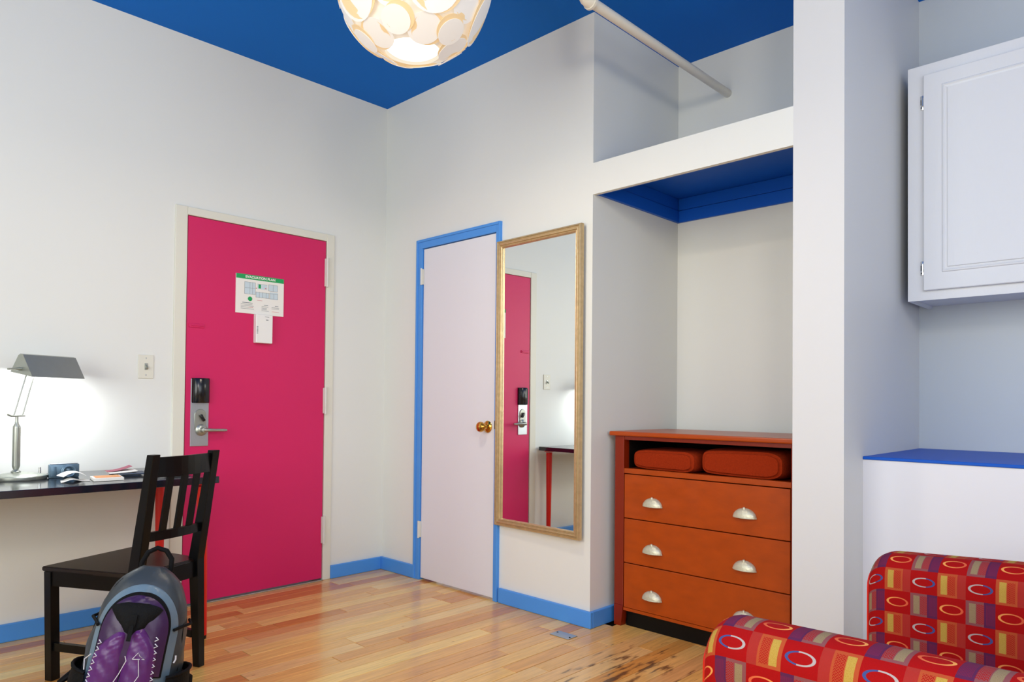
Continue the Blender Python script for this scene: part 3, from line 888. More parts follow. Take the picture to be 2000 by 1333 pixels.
for zc in (2.368, 1.660):
    b = bmesh.new(); z = zc - cz0
    box(b, -0.004, -0.0005, yl + 0.002, yl + 0.014, z - 0.030, z + 0.030, bev=0.001)
    tube(b, [(-0.010, yl + 0.004, z - 0.018), (-0.010, yl + 0.004, z + 0.018)], 0.0048, 10)
    h_ = obj('hinge', b, 'chrome', cb)
    b = bmesh.new(); box(b, -0.0055, -0.0035, yl + 0.007, yl + 0.0125, z - 0.010, z + 0.012); box(b, -0.0055, -0.0035, yl + 0.008, yl + 0.012, z - 0.024, z - 0.019)
    obj('screw', b, 'darkgap', h_, smooth=False)

# ------------------------------------------------------------------ desk
dk = thing('desk', 'long black desk top on red tubular legs against the left wall', 'desk', (-1.345, 0, 0))
obj('desk_top', B(-1.50, 0.0, -0.645, -0.02, 0.704, 0.7335, bev=0.002), 'desktop', dk, smooth=False)
for lx, ly, fx, fy in ((-0.050, -0.085, -0.048, -0.085), (-0.054, -0.590, -0.026, -0.560), (-1.44, -0.085, -1.44, -0.085), (-1.44, -0.57, -1.46, -0.56)):
    b = tube(bmesh.new(), [(fx, fy, 0.018), (fx + (lx - fx) * 0.5, fy + (ly - fy) * 0.5, 0.36), (lx, ly, 0.69)], [0.016, 0.020, 0.024], 18)
    lathe(b, [(0.0, 0), (0.038, 0), (0.038, 0.006), (0.0, 0.006)], 20, Matrix.Translation((lx, ly, 0.6975)))
    lg = obj('leg', b, 'red', dk)
    obj('foot_cap', lathe(bmesh.new(), [(0, 0), (0.013, 0), (0.015, 0.004), (0.015, 0.020)], 18, Matrix.Translation((fx, fy, 0))), 'blackplastic', lg)

# desk lamp
DZ = 0.7337
lp = thing('desk_lamp', 'satin nickel banker lamp with a long tilted shade on the desk', 'lamp', (-2.012, -0.225, DZ), rz=math.radians(26))
b = lathe(bmesh.new(), [(0, 0), (0.101, 0), (0.103, 0.003), (0.103, 0.014), (0.099, 0.018), (0.05, 0.026), (0.022, 0.030), (0.0, 0.031)], 48)
obj('base', b, 'nickel', lp)
b = lathe(bmesh.new(), [(0.017, 0.028), (0.018, 0.034), (0.010, 0.042), (0.014, 0.054), (0.0145, 0.058), (0.0145, 0.215), (0.014, 0.222), (0.008, 0.232), (0.006, 0.245), (0.006, 0.262), (0, 0.263)], 28, Matrix.Translation((-0.012, 0.0, 0)))
obj('column', b, 'nickel', lp)
obj('crossbar', tube(bmesh.new(), [(-0.052, 0.0, 0.272), (-0.036, 0, 0.265), (0.022, 0.0, 0.266)], 0.0045, 10), 'nickel', lp)
for x_, xt in ((-0.026, 0.018), (0.012, 0.052)):
    obj('arm', tube(bmesh.new(), [(x_, 0, 0.266), (xt + 0.012, 0.0, 0.455)], 0.0032, 10), 'nickel', lp)
obj('switch_knob', tube(bmesh.new(), [(0.062, -0.040, 0.020), (0.062, -0.040, 0.046)], [0.006, 0.005], 12), 'chrome', lp)
# shade: triangular trough, open below
SLc = Vector((0.126, 0.0, 0.432)); L2 = 0.124
sec = [(-0.064, -0.002), (-0.008, 0.092), (0.006, 0.096), (0.018, 0.090), (0.062, 0.020)]   # (y toward room is negative)
b = bmesh.new()
rows = [[b.verts.new((SLc.x + s * L2, SLc.y + yy, SLc.z + zz)) for yy, zz in sec] for s in (-1, 1)]
for k in range(len(sec) - 1): b.faces.new((rows[0][k], rows[0][k + 1], rows[1][k + 1], rows[1][k]))
b.faces.new(rows[0][::-1]); b.faces.new(rows[1])
bmesh.ops.recalc_face_normals(b, faces=b.faces[:])
bmesh.ops.solidify(b, geom=b.faces[:], thickness=0.0015)
sh_ = obj('lamp_shade', b, 'nickel', lp, smooth=False)
obj('reflector_tube', tube(bmesh.new(), [(SLc.x - 0.09, SLc.y, SLc.z + 0.040), (SLc.x + 0.09, SLc.y, SLc.z + 0.040)], 0.010, 12), 'tube', sh_)
obj('pivot', tube(bmesh.new(), [(SLc.x - L2 - 0.060, -0.004, SLc.z + 0.028), (SLc.x - L2 - 0.028, -0.002, SLc.z + 0.030), (SLc.x - L2 - 0.012, 0, SLc.z + 0.031), (SLc.x - L2 + 0.004, 0, SLc.z + 0.031)], [0.004, 0.004, 0.008, 0.006], 12), 'nickel', lp)
ld = bpy.data.lights.new('desk_lamp_light', 'AREA'); ld.shape = 'RECTANGLE'; ld.size = 0.17; ld.size_y = 0.03; ld.energy = 2.8; ld.color = (0.95, 0.98, 1.0)
ld.spread = PI
lo_ = bpy.data.objects.new('desk_lamp_light', ld); COL.objects.link(lo_); lo_.parent = lp
lo_.location = (SLc.x, SLc.y + 0.006, SLc.z + 0.012); lo_.rotation_euler = (math.radians(14), 0, 0)

# compact camera
cm = thing('compact_camera', 'small grey compact camera standing on the desk beside the lamp', 'camera', (-1.858, -0.268, DZ), rz=math.radians(-4))
obj('body', B(-0.056, 0.056, -0.015, 0.015, 0, 0.058, bev=0.004), 'camblue', cm)
obj('top_plate', B(-0.050, 0.050, -0.012, 0.012, 0.0582, 0.0615, bev=0.001), 'steel', cm)
obj('grip', B(-0.052, -0.030, -0.022, -0.0152, 0.006, 0.050, bev=0.003), 'camblue', cm)
b = lathe(bmesh.new(), [(0.0, 0), (0.028, 0), (0.028, 0.010), (0.025, 0.012), (0.025, 0.022), (0.022, 0.024), (0.018, 0.022), (0.015, 0.018)], 32, axis_mtx((0.014, -0.0152, 0.028), (0, -1, 0)))
ls = obj('lens_barrel', b, 'camblue', cm)
obj('lens_glass', lathe(bmesh.new(), [(0, 0.020), (0.010, 0.0185), (0.0155, 0.017)], 24, axis_mtx((0.014, -0.0152, 0.028), (0, -1, 0))), 'glassdark', ls)

# papers and booklets on the desk
def sheet(name, label, pts, th, m, z=0.0, curl=None, group=None, par=None, cat='paper'):
    b = bmesh.new(); n = 10
    (x0, y0), (x1, y1), (x2, y2), (x3, y3) = pts
    lo2, hi2 = [], []
    for i in range(n + 1):
        t = i / n; c = curl(t) if curl else 0
        a = (x0 + (x1 - x0) * t, y0 + (y1 - y0) * t); d = (x3 + (x2 - x3) * t, y3 + (y2 - y3) * t)
        lo2.append([b.verts.new((a[0], a[1], z + c)), b.verts.new((d[0], d[1], z + c))])
        hi2.append([b.verts.new((a[0], a[1], z + c + th)), b.verts.new((d[0], d[1], z + c + th))])
    for i in range(n):
        b.faces.new((lo2[i][0], lo2[i + 1][0], lo2[i + 1][1], lo2[i][1])); b.faces.new((hi2[i][0], hi2[i + 1][0], hi2[i + 1][1], hi2[i][1]))
        b.faces.new((lo2[i][0], lo2[i + 1][0], hi2[i + 1][0], hi2[i][0])); b.faces.new((lo2[i][1], lo2[i + 1][1], hi2[i + 1][1], hi2[i][1]))
    b.faces.new((lo2[0][0], lo2[0][1], hi2[0][1], hi2[0][0])); b.faces.new((lo2[n][0], lo2[n][1], hi2[n][1], hi2[n][0]))
    bmesh.ops.recalc_face_normals(b, faces=b.faces[:])
    o = obj(name, b, m, par)
    if label:
        tag(o, label, cat, group)
    return o
nb = thing('booklet', 'white booklet with an orange cover print on the desk edge', 'booklet', (-1.76, -0.48, DZ + 0.001), rz=math.radians(-9))
sheet('pages', None, ((-0.045, -0.055), (0.065, -0.055), (0.065, 0.075), (-0.045, 0.075)), 0.011, 'paper', par=nb)
sheet('cover_print', None, ((-0.035, -0.03), (0.060, -0.03), (0.060, 0.066), (-0.035, 0.066)), 0.0006, 'orange', z=0.0112, par=nb)
lf = thing('folded_leaflet', 'white folded leaflet with a raised corner left of the orange booklet', 'leaflet', (-1.868, -0.46, DZ + 0.0008), rz=math.radians(-6))
sheet('lower_leaf', None, ((-0.05, -0.045), (0.058, -0.02), (0.05, 0.06), (-0.042, 0.04)), 0.0012, 'paper', par=lf, curl=lambda t: 0.010 * math.sin(PI * min(1, t * 1.3)) ** 2)
sheet('upper_leaf', None, ((-0.036, 0.00), (0.045, 0.0), (0.05, 0.10), (-0.05, 0.085)), 0.0012, 'paper', z=0.012, par=lf, curl=lambda t: 0.016 * (1 - t) * t * 4 + 0.006)
pm = thing('pamphlet_stack', 'fanned stack of dark and magenta pamphlets left of the chair back', 'pamphlets', (-1.640, -0.335, DZ + 0.0008), rz=math.radians(-8))
for k, (m, x_, y_, z_) in enumerate((('navy', 0, 0, 0.0), ('paper', 0.014, 0.01, 0.004), ('navy', 0.022, -0.012, 0.008), ('paper', -0.012, 0.02, 0.012))):
    sheet('pamphlet', None, ((-0.05 + x_, -0.06 + y_), (0.06 + x_, -0.06 + y_), (0.06 + x_, 0.06 + y_), (-0.05 + x_, 0.06 + y_)), 0.0032, m, z=z_, par=pm, curl=(lambda t: 0.006 * t * t) if k == 3 else None)
o = sheet('pamphlet', None, ((-0.065, 0.0), (0.035, 0.01), (0.035, 0.09), (-0.065, 0.08)), 0.0008, 'magenta', z=0.0165, par=pm, curl=lambda t: 0.020 * t * t); o['label'] = 'magenta pamphlet with a lifted edge'
pb = thing('brochure_stack', 'loose stack of pale grey brochures seen through the chair back', 'brochures', (-1.468, -0.43, DZ + 0.0008), rz=math.radians(5))
for k in range(6):
    x_, y_ = random.uniform(-.012, .012), random.uniform(-.012, .012)
    sheet('brochure', None, ((-0.075 + x_, -0.085 + y_), (0.05 + x_, -0.085 + y_), (0.05 + x_, 0.085 + y_), (-0.075 + x_, 0.085 + y_)), 0.0022, ('paper', 'navy')[k % 2], z=0.0045 * k, par=pb, curl=lambda t: 0.002 * math.sin(t * 3))

# ------------------------------------------------------------------ chair
chx = thing('dining_chair', 'black wooden slat back chair pulled up to the desk', 'chair', (-1.738, -0.725, 0), rz=math.radians(23.05))
fw, rw, hd = 0.203, 0.146, 0.213
zs = 0.433
b = bmesh.new()
pts = [(-fw, hd), (fw, hd), (rw + 0.010, -hd + 0.002), (-rw - 0.010, -hd + 0.002)]
lo_ = [b.verts.new((x, y, zs - 0.018)) for x, y in pts]; hi = [b.verts.new((x, y, zs)) for x, y in pts]
b.faces.new(lo_); b.faces.new(hi)
for k in range(4): b.faces.new((lo_[k], lo_[(k + 1) % 4], hi[(k + 1) % 4], hi[k]))
bmesh.ops.recalc_face_normals(b, faces=b.faces[:]); bmesh.ops.bevel(b, geom=b.edges[:], offset=0.0035, segments=2, affect='EDGES')
obj('seat', b, 'seatwood', chx, smooth=False)
def ppos(s, z):      # rear post centre
    if z <= zs: t = z / zs; return Vector((s * (rw - 0.004), -hd - 0.013 + 0.021 * t, z))
    t = (z - zs) / (0.872 - zs); return Vector((s * (rw - 0.004 + 0.004 * t), -hd + 0.008 - 0.078 * t, z))
for s in (-1, 1):
    b = bmesh.new()
    secs = [(0.0, .030, .034), (0.20, .034, .040), (zs, .036, .050), (0.60, .036, .044), (0.872, .034, .032)]
    rings = []
    for z, w, d in secs:
        c = ppos(s, z); rings.append([b.verts.new((c.x + a * w / 2, c.y + e * d / 2, z)) for a, e in ((-1, -1), (1, -1), (1, 1), (-1, 1))])
    for A_, Z_ in zip(rings, rings[1:]):
        for k in range(4): b.faces.new((A_[k], A_[(k + 1) % 4], Z_[(k + 1) % 4], Z_[k]))
    b.faces.new(rings[0]); b.faces.new(rings[-1]); bmesh.ops.recalc_face_normals(b, faces=b.faces[:])
    bmesh.ops.bevel(b, geom=[e for e in b.edges], offset=0.002, segments=1, affect='EDGES')
    obj('rear_leg', b, 'blackwood', chx, smooth=False)
    obj('front_leg', bar(bmesh.new(), (s * (fw - 0.028), hd - 0.034, 0.0), (s * (fw - 0.020), hd - 0.028, zs - 0.018), 0.036, 0.036, bev=0.002), 'blackwood', chx, smooth=False)
    obj('stretcher', bar(bmesh.new(), (s * (fw - 0.024), hd - 0.040, 0.128), (s * (rw - 0.006), -hd + 0.018, 0.128), 0.030, 0.018, side=(0, 0, 1)), 'blackwood', chx, smooth=False)
    obj('side_rail', bar(bmesh.new(), (s * (fw - 0.018), hd - 0.044, 0.392), (s * (rw - 0.002), -hd + 0.020, 0.392), 0.062, 0.020, side=(0, 0, 1)), 'blackwood', chx, smooth=False)
obj('front_rail', bar(bmesh.new(), (-fw + 0.040, hd - 0.028, 0.392), (fw - 0.040, hd - 0.028, 0.392), 0.062, 0.020, side=(0, 0, 1)), 'blackwood', chx, smooth=False)
obj('rear_rail', bar(bmesh.new(), (-rw + 0.020, -hd + 0.006, 0.392), (rw - 0.020, -hd + 0.006, 0.392), 0.062, 0.020, side=(0, 0, 1)), 'blackwood', chx, smooth=False)
obj('cross_stretcher', bar(bmesh.new(), (-rw - 0.005, 0.0, 0.128), (rw + 0.005, 0.0, 0.128), 0.030, 0.018, side=(0, 0, 1)), 'blackwood', chx, smooth=False)
def curved_rail(z, hgt, th):
    b = bmesh.new(); rings = []
    for i in range(9):
        t = -1 + 2 * i / 8; c = ppos(1, z); dyy = 0.0 if abs(t) > .99 else -0.016 * (1 - t * t)
        x = t * (rw - 0.016)
        rings.append([b.verts.new((x, c.y + dyy + e * th / 2, z + a * hgt / 2)) for a, e in ((-1, -1), (-1, 1), (1, 1), (1, -1))])
    for A_, Z_ in zip(rings, rings[1:]):
        for k in range(4): b.faces.new((A_[k], A_[(k + 1) % 4], Z_[(k + 1) % 4], Z_[k]))
    b.faces.new(rings[0]); b.faces.new(rings[-1]); bmesh.ops.recalc_face_normals(b, faces=b.faces[:])
    return b
obj('top_rail', curved_rail(0.824, 0.074, 0.018), 'blackwood', chx, smooth=False)
obj('lower_rail', curved_rail(0.563, 0.034, 0.018), 'blackwood', chx, smooth=False)
for k in (-1, 0, 1):
    a, c = ppos(1, 0.575), ppos(1, 0.79); bow = -0.016 * (1 - (k * 0.55) ** 2)
    obj('slat', bar(bmesh.new(), (k * 0.064, a.y + bow, 0.575), (k * 0.064, c.y + bow, 0.792), 0.028, 0.010), 'blackwood', chx, smooth=False)

# ------------------------------------------------------------------ backpack
bkp = thing('backpack', 'grey and purple hiking backpack leaning against the back of the chair', 'backpack', (-1.925, -1.262, 0.016), rz=math.radians(-30), rx=math.radians(-8))
bkp.rotation_euler = (math.radians(-8), math.radians(9), math.radians(-30))
HT = 0.50
def prof_w(z):      # half width and half depth of the body at height z
    t = z / HT
    w = 0.128 + 0.024 * math.sin(min(1, t * 1.2) * PI) - 0.012 * t
    d = 0.080 + 0.020 * math.sin(min(1, t * 1.15) * PI)
    if t > 0.72:
        k = (t - 0.72) / 0.28; q = math.sqrt(max(0.0, 1 - k ** 2.4)); w *= max(0.30, q); d *= max(0.28, q)
    if t < 0.06: w *= 0.9 + t * 1.6; d *= 0.9 + t * 1.6
    return w, d
b = bmesh.new(); rings = []; nseg = 40
for i in range(27):
    z = HT * i / 26; w, d = prof_w(z); ring = []
    for k in range(nseg):
        a = 2 * PI * k / nseg; ca, sa = math.cos(a), math.sin(a)
        x = math.copysign(abs(ca) ** 0.75, ca) * w; y = math.copysign(abs(sa) ** 0.75, sa) * d
        wr = 1 + 0.012 * math.sin(a * 5 + z * 40) + 0.010 * math.sin(a * 9 - z * 63)
        ring.append(b.verts.new((x * wr, y * wr, z + 0.004)))
    rings.append(ring)
for A_, Z_ in zip(rings, rings[1:]):
    for k in range(nseg): b.faces.new((A_[k], A_[(k + 1) % nseg], Z_[(k + 1) % nseg], Z_[k]))
b.faces.new(rings[0]); b.faces.new(rings[-1]); bmesh.ops.recalc_face_normals(b, faces=b.faces[:])
obj('main_body', b, 'packgrey', bkp)
def front_y(x, z):
    w, d = prof_w(min(max(z, 0), HT)); q = min(0.985, abs(x) / w)
    return -d * (1 - q ** 2.667) ** 0.375
def patch(name, zl, xl, xr, m, off=0.004, bulge=0.02, nt=46, ns=18, e0=0.15, e1=0.15, par=bkp, wr=0.003, lab=None):
    b = bmesh.new(); rows = []
    for i in range(nt + 1):
        t = 1 - (1 - i / nt) ** 1.9; z = zl[0] + (zl[1] - zl[0]) * t; a, c = xl(t), xr(t); row = []
        endf = min(1, t / e0 if e0 else 1) ** 0.5 * min(1, (1 - t) / e1 if e1 else 1) ** 0.5
        for j in range(ns + 1):
            s = j / ns; x = a + (c - a) * s
            bl = off + bulge * endf * (1 - abs(2 * s - 1) ** 3) + (wr * math.sin(x * 90 + z * 55) * math.sin(z * 70 + x * 30) + 0.5 * wr * math.sin(x * 210 - z * 160) * math.sin(z * 190 + 1.3)) * (1 - abs(2 * s - 1) ** 2)
            row.append(b.verts.new((x, front_y(x, z) - bl, z)))
        rows.append(row)
    for A_, Z_ in zip(rows, rows[1:]):
        for j in range(ns): b.faces.new((A_[j], A_[j + 1], Z_[j + 1], Z_[j]))
    # skirt back into the body
    loop = rows[0] + [r[-1] for r in rows[1:-1]] + rows[-1][::-1] + [r[0] for r in rows[-2:0:-1]]
    back = [b.verts.new((v.co.x * 0.99, v.co.y + off + 0.012, v.co.z)) for v in loop]
    for k in range(len(loop)):
        k2 = (k + 1) % len(loop); b.faces.new((loop[k], loop[k2], back[k2], back[k]))
    bmesh.ops.recalc_face_normals(b, faces=b.faces[:])
    o = obj(name, b, m, par)
    if lab: o['label'] = lab
    return o
def arch(w0, w1, top=0.3, p=2.2):      # half width along t, rounded over the last `top`
    def f(t):
        w = w0 + (w1 - w0) * min(1, t / (1 - top))
        if t > 1 - top: w *= max(0.0004, (1 - ((t - (1 - top)) / top) ** p)) ** 0.5
        return w
    return f
ar = arch(0.122, 0.122, 0.38)
patch('outer_pocket', (0.012, 0.452), lambda t: -ar(t), lambda t: ar(t), 'packblue', 0.004, 0.026, e1=0.3, lab='light blue grey outer pocket')
a2 = arch(0.098, 0.098, 0.50)
patch('zip_border', (0.175, 0.430), lambda t: -a2(t) - 0.004, lambda t: a2(t) + 0.004, 'webbing', 0.028, 0.012, e0=0.1, e1=0.25)
patch('purple_pocket', (0.180, 0.422), lambda t: -a2(t), lambda t: a2(t), 'darkpurple', 0.034, 0.016, e1=0.3, lab='dark purple upper pocket')
a3 = lambda t: 0.014 + 0.062 * min(1, t * 1.25) * (1 if t < 0.8 else (1 - ((t - 0.8) / 0.2) ** 2 * 0.75))
patch('mesh_insert', (0.300, 0.400), lambda t: -a3(t) - 0.004, lambda t: a3(t) - 0.004, 'packblack', 0.046, 0.012, e1=0.3, ns=10, nt=10, wr=0)
patch('purple_flap', (0.010, 0.315), lambda t: -0.116 + 0.020 * t + 0.052 * max(0, (t - 0.72) / 0.28) ** 1.6, lambda t: -0.022 + 0.014 * t - 0.004 * max(0, (t - 0.8) / 0.2), 'purple', 0.042, 0.016, e1=0.06, wr=0.0035, lab='left purple stretch flap')
patch('purple_flap', (0.010, 0.330), lambda t: -0.017 + 0.013 * t + 0.004 * max(0, (t - 0.8) / 0.2), lambda t: 0.088 - 0.012 * t - 0.048 * max(0, (t - 0.74) / 0.26) ** 1.5, 'purple', 0.044, 0.018, e1=0.06, wr=0.0035, lab='right purple stretch flap')
def fpt(x, z, off): return (x, front_y(x, z) - off, z)
# daisy chains
for s, x0, x1, z0, z1 in ((1, 0.088, 0.074, 0.05, 0.29), (-1, -0.114, -0.086, 0.03, 0.27)):
    b = bmesh.new(); n = 13
    for k in range(n):
        t = k / (n - 1); x = x0 + (x1 - x0) * t; z = z0 + (z1 - z0) * t
        tube(b, [fpt(x - 0.006, z, 0.047), fpt(x + 0.004, z + 0.006, 0.053), fpt(x - 0.005, z + 0.012, 0.047)], 0.0017, 6)
    obj('daisy_chain', b, 'cord', bkp)
b = bmesh.new()
tube(b, [fpt(-0.030, 0.15, 0.062), fpt(-0.012, 0.19, 0.066), fpt(0.002, 0.232, 0.066), fpt(-0.004, 0.246, 0.066)], 0.0012, 6)
tube(b, [fpt(0.010, 0.035, 0.070), fpt(0.030, 0.10, 0.072), fpt(0.022, 0.14, 0.071), fpt(0.046, 0.19, 0.070), fpt(0.036, 0.236, 0.066)], 0.0011, 6)
tube(b, [fpt(-0.086, 0.055, 0.070), fpt(-0.060, 0.048, 0.074), (fpt(-0.042, 0.056, 0.068))], 0.0015, 6)
obj('elastic_cord', b, 'cord', bkp)
b = bmesh.new()
tube(b, [fpt(0.018, 0.238, 0.067), fpt(0.032, 0.258, 0.068), fpt(0.038, 0.248, 0.068), fpt(0.052, 0.238, 0.063), fpt(0.018, 0.238, 0.067)], 0.0010, 6)
obj('mountain_logo', b, 'cord', bkp)
b = bmesh.new()
bar(b, fpt(-0.004, 0.330, 0.062), fpt(-0.004, 0.368, 0.064), 0.020, 0.006, bev=0.001); bar(b, fpt(-0.004, 0.290, 0.072), fpt(-0.004, 0.335, 0.066), 0.012, 0.004)
obj('buckle', b, 'webbing', bkp)
for s in (-1, 1):    # zip seams running over the shoulders of the pack
    obj('zip_seam', tube(bmesh.new(), [fpt(s * (0.02 + 0.118 * math.sin(PI / 2 * k / 12)), 0.485 - 0.30 * (k / 12) ** 2.2, -0.010 + 0.008 * (1 - k / 12)) for k in range(13)], 0.0035, 8), 'webbing', bkp)
# haul loop
obj('haul_loop', tube(bmesh.new(), [(-0.045, 0.040, 0.475), (-0.046, 0.040, 0.510), (-0.034, 0.040, 0.545), (-0.008, 0.042, 0.562), (0.022, 0.042, 0.556), (0.044, 0.040, 0.530), (0.048, 0.040, 0.498), (0.046, 0.040, 0.465)], 0.0085, 10), 'webbing', bkp)
# side mesh pockets and hip belt wings
for s in (-1, 1):
    b = bmesh.new(); rings = []
    for i in range(9):
        t = i / 8; z = 0.006 + 0.170 * t; w, d = prof_w(z); ring = []
        r_ = (0.058 + 0.012 * math.sin(t * PI)) * (0.94 + 0.06 * t)
        for k in range(16):
            a = -PI / 2 + PI * k / 15
            ring.append(b.verts.new((s * (w * 0.80 + r_ * math.cos(a) * 0.95), math.sin(a) * (d + 0.006), z + 0.014 * math.cos(a) * t)))
        rings.append(ring)
    for A_, Z_ in zip(rings, rings[1:]):
        for k in range(15): b.faces.new((A_[k], A_[k + 1], Z_[k + 1], Z_[k]))
    bmesh.ops.recalc_face_normals(b, faces=b.faces[:]); bmesh.ops.solidify(b, geom=b.faces[:], thickness=0.002)
    pk = obj('side_pocket', b, 'packblack', bkp)
    pts = [Vector((v.co)) for v in ()]
    w, d = prof_w(0.176)
    obj('pocket_hem', tube(bmesh.new(), [(s * (w * 0.80 + 0.058 * math.cos(-PI / 2 + PI * k / 10) * 0.97), math.sin(-PI / 2 + PI * k / 10) * (d + 0.008), 0.176 + 0.014 * math.cos(-PI / 2 + PI * k / 10)) for k in range(11)], 0.0055, 8), 'webbing', pk)
    b = bmesh.new()
    tube(b, [(s * 0.135, 0.04, 0.165), (s * 0.172, 0.030, 0.150), (s * 0.205 if s < 0 else s * 0.180, 0.015, 0.118), (s * 0.200 if s < 0 else s * 0.178, 0.0, 0.060), (s * 0.192, -0.01, 0.014)], [0.020, 0.022, 0.016, 0.006, 0.004], 10, flat=0.6)
    obj('hip_strap', b, 'webbing', bkp)
    # compression strap and side seam
    b = bmesh.new()
    tube(b, [(s * 0.138, 0.045, 0.335), (s * 0.150, 0.0, 0.330), fpt(s * 0.130, 0.325, 0.004), fpt(s * 0.112, 0.320, 0.026)], 0.005, 8)
    
    obj('compression_strap', b, 'webbing', bkp)
    # padded shoulder straps behind
    obj('shoulder_strap', tube(bmesh.new(), [(s * 0.045, 0.045, 0.468), (s * 0.060, 0.085, 0.440), (s * 0.082, 0.122, 0.33), (s * 0.092, 0.118, 0.20), (s * 0.100, 0.085, 0.09)], [0.016, 0.024, 0.026, 0.022, 0.010], 10, flat=0.4), 'webbing', bkp)
b = bmesh.new()
tube(b, [fpt(0.128, 0.215, 0.010), fpt(0.132, 0.226, 0.014), fpt(0.130, 0.238, 0.010)], 0.0028, 8)
obj('zip_pull', b, 'cord', bkp)
b = bmesh.new()
tube(b, [fpt(-0.122, 0.185, 0.030), fpt(-0.128, 0.215, 0.030), fpt(-0.108, 0.236, 0.040)], 0.0018, 8)
obj('zip_pull', b, 'cord', bkp)

# ------------------------------------------------------------------ armchair
ach = thing('armchair', 'red armchair upholstered in a check of woven rings, nearest the camera', 'armchair', (-0.93, -3.06, 0), rz=math.radians(-5.5))
# local: +y is the front, x across; seat between the arms; the back is at y = -0.8
uvname = 'fabric'


def arm_mesh(xc, wid, ztop, z0, ylen, uoff=0.0, voff=0.0, mirror=1, slope=0.07, rt=0.060, rf=0.055, overhang=0.0, s_out=1, us=1.0, vs_=1.0, y00=0.0):
    """arm: section swept backward along -y with a rounded front; UV laid out in metres"""
    b = bmesh.new(); uvl = b.loops.layers.uv.new(uvname)
    hw = wid / 2
    # section polyline from outer bottom over the top to inner bottom, inset parameter d
    def section(d):
        h = hw - d * 0.45; r = max(0.02, rt - d * 0.3); zt = ztop - d; pts = []
        nz = 10
        for k in range(nz + 1): pts.append((-h, z0 + (zt - r - z0) * k / nz))
        for k in range(1, 9): a = PI - (PI / 2) * k / 8; pts.append((-h + r + r * math.cos(a), zt - r + r * math.sin(a)))
        for k in range(1, 5): pts.append((-h + r + (2 * h - 2 * r) * k / 4, zt))
        for k in range(1, 9): a = PI / 2 - (PI / 2) * k / 8; pts.append((h - r + r * math.cos(a), zt - r + r * math.sin(a)))
        for k in range(1, nz + 1): pts.append((h, zt - r - (zt - r - z0) * k / nz))
        return pts
    secs = []
    NF = 8
    for k in range(NF + 1):
        a = (PI / 2) * k / NF
        secs.append((rf * (1 - math.sin(a)), rf * a / 1.0, -rf * (1 - math.cos(a))))
    secs = [(rf * (1 - math.sin((PI / 2) * k / NF)), rf * (PI / 2) * k / NF, -rf * (1 - math.cos((PI / 2) * k / NF))) for k in range(NF + 1)]
    NY = 22
    u_end = secs[-1][1]
    for k in range(1, NY + 1):
        yy = -rf - (ylen - rf) * k / NY; secs.append((0.0, u_end + (ylen - rf) * k / NY, yy))
    rows = []
    base = section(0.0)
    vl = [0.0]
    for p, q in zip(base, base[1:]): vl.append(vl[-1] + math.hypot(q[0] - p[0], q[1] - p[1]))
    for d, u, yy in secs:
        row = []
        for (px_, pz_), vv in zip(section(d), vl):
            lift = slope * (-yy) * max(0, (pz_ - z0) / (ztop - z0))
            soft = 0.004 * math.sin(yy * 14 + pz_ * 9)
            bulge = 0.010 * math.sin(PI * min(1, max(0, (pz_ - z0) / (ztop - z0)))) * (1 if px_ < 0 else -1) * -1
            oh = 0.0
            if overhang and px_ * s_out > 0 and pz_ < ztop - 0.145: oh = -s_out * overhang
            row.append((b.verts.new((xc + px_ + bulge * (0.6 if px_ * s_out > 0 else 0.2) + soft * 0.3 + oh, yy + y00, pz_ + lift)), ((u * mirror + uoff) / us, (vv + voff) / vs_)))
        rows.append(row)
    for A_, Z_ in zip(rows, rows[1:]):
        for k in range(len(A_) - 1):
            f = b.faces.new((A_[k][0], A_[k + 1][0], Z_[k + 1][0], Z_[k][0]))
            for lp_, uv in zip(f.loops, (A_[k][1], A_[k + 1][1], Z_[k + 1][1], Z_[k][1])): lp_[uvl].uv = uv
    # front panel and rear cap
    for row, fl_ in ((rows[0], 1), (rows[-1], 0)):
        f = b.faces.new([v for v, _ in row])
        for lp_ in f.loops: lp_[uvl].uv = (lp_.vert.co.x * 0.9 + uoff, lp_.vert.co.z + voff)
    bmesh.ops.recalc_face_normals(b, faces=b.faces[:])
    return b, [v for v in [(r[0].co.copy()) for r in rows[0]]]


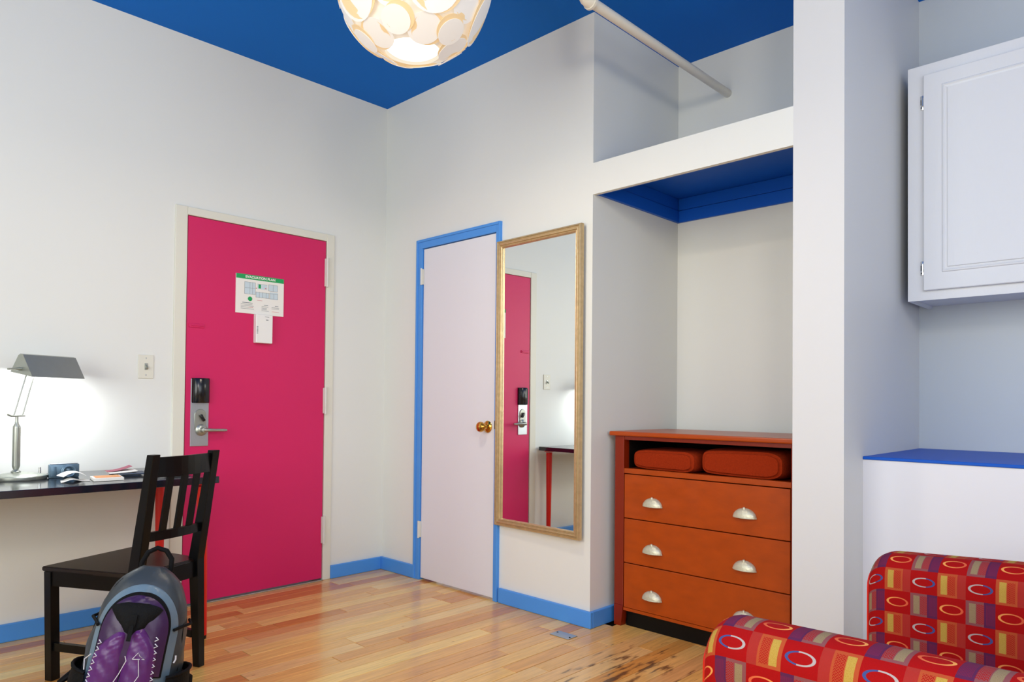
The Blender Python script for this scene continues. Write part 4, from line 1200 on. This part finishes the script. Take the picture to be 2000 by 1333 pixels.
ZT = 0.655
nx, fx_ = -0.398, 0.455
UO, VO = 0.0, 0.0
bmn, rim = arm_mesh(nx, 0.132, ZT - 0.015, 0.12, 0.77, uoff=0.348, voff=-0.016, mirror=-1, overhang=0.016, s_out=-1, us=1.0, y00=-0.03, slope=0.045)
an = obj('arm', bmn, 'fabric', ach); an['label'] = 'near padded arm of the armchair'
obj('piping', tube(bmesh.new(), rim, 0.0055, 8), 'red', an)
bmf, rim = arm_mesh(fx_, 0.150, ZT, 0.12, 0.80, uoff=0.048, voff=0.101, mirror=1, overhang=0.016, s_out=1, us=0.945, vs_=0.965)
af = obj('arm', bmf, 'fabric', ach); af['label'] = 'far padded arm of the armchair'
obj('piping', tube(bmesh.new(), rim, 0.0055, 8), 'red', af)


def uvbox(x0, x1, y0, y1, z0, z1, bev=0.03, seg=4, off=(0, 0)):
    b = B(x0, x1, y0, y1, z0, z1, bev=bev, seg=seg); uvl = b.loops.layers.uv.new(uvname)
    for f in b.faces:
        n = f.normal
        for l_ in f.loops:
            c = l_.vert.co
            if abs(n.z) >= max(abs(n.x), abs(n.y)): uv = (c.x, c.y)
            elif abs(n.y) >= abs(n.x): uv = (c.x, c.z)
            else: uv = (c.y, c.z)
            l_[uvl].uv = (uv[0] + off[0], uv[1] + off[1])
    return b


xi0, xi1 = nx + 0.078, fx_ - 0.078
obj('seat_base', uvbox(xi0, xi1, -0.80, -0.02, 0.12, 0.27, bev=0.015), 'fabric', ach)
obj('seat_cushion', uvbox(xi0 + 0.004, xi1 - 0.004, -0.66, -0.005, 0.272, 0.40, bev=0.035), 'fabric', ach)
b = uvbox(xi0 - 0.0, xi1 + 0.0, -0.13, 0.0, 0.0, 0.58, bev=0.045)
bk = obj('backrest', b, 'fabric', ach); bk.location = (0, -0.67, 0.30); bk.rotation_euler = (math.radians(9), 0, 0)
for x_ in (nx, fx_):
    for y_ in (-0.07, -0.74):
        obj('leg', lathe(bmesh.new(), [(0, 0), (0.016, 0), (0.026, 0.115), (0.026, 0.119), (0, 0.119)], 20, Matrix.Translation((x_, y_, 0))), 'blackwood', ach)
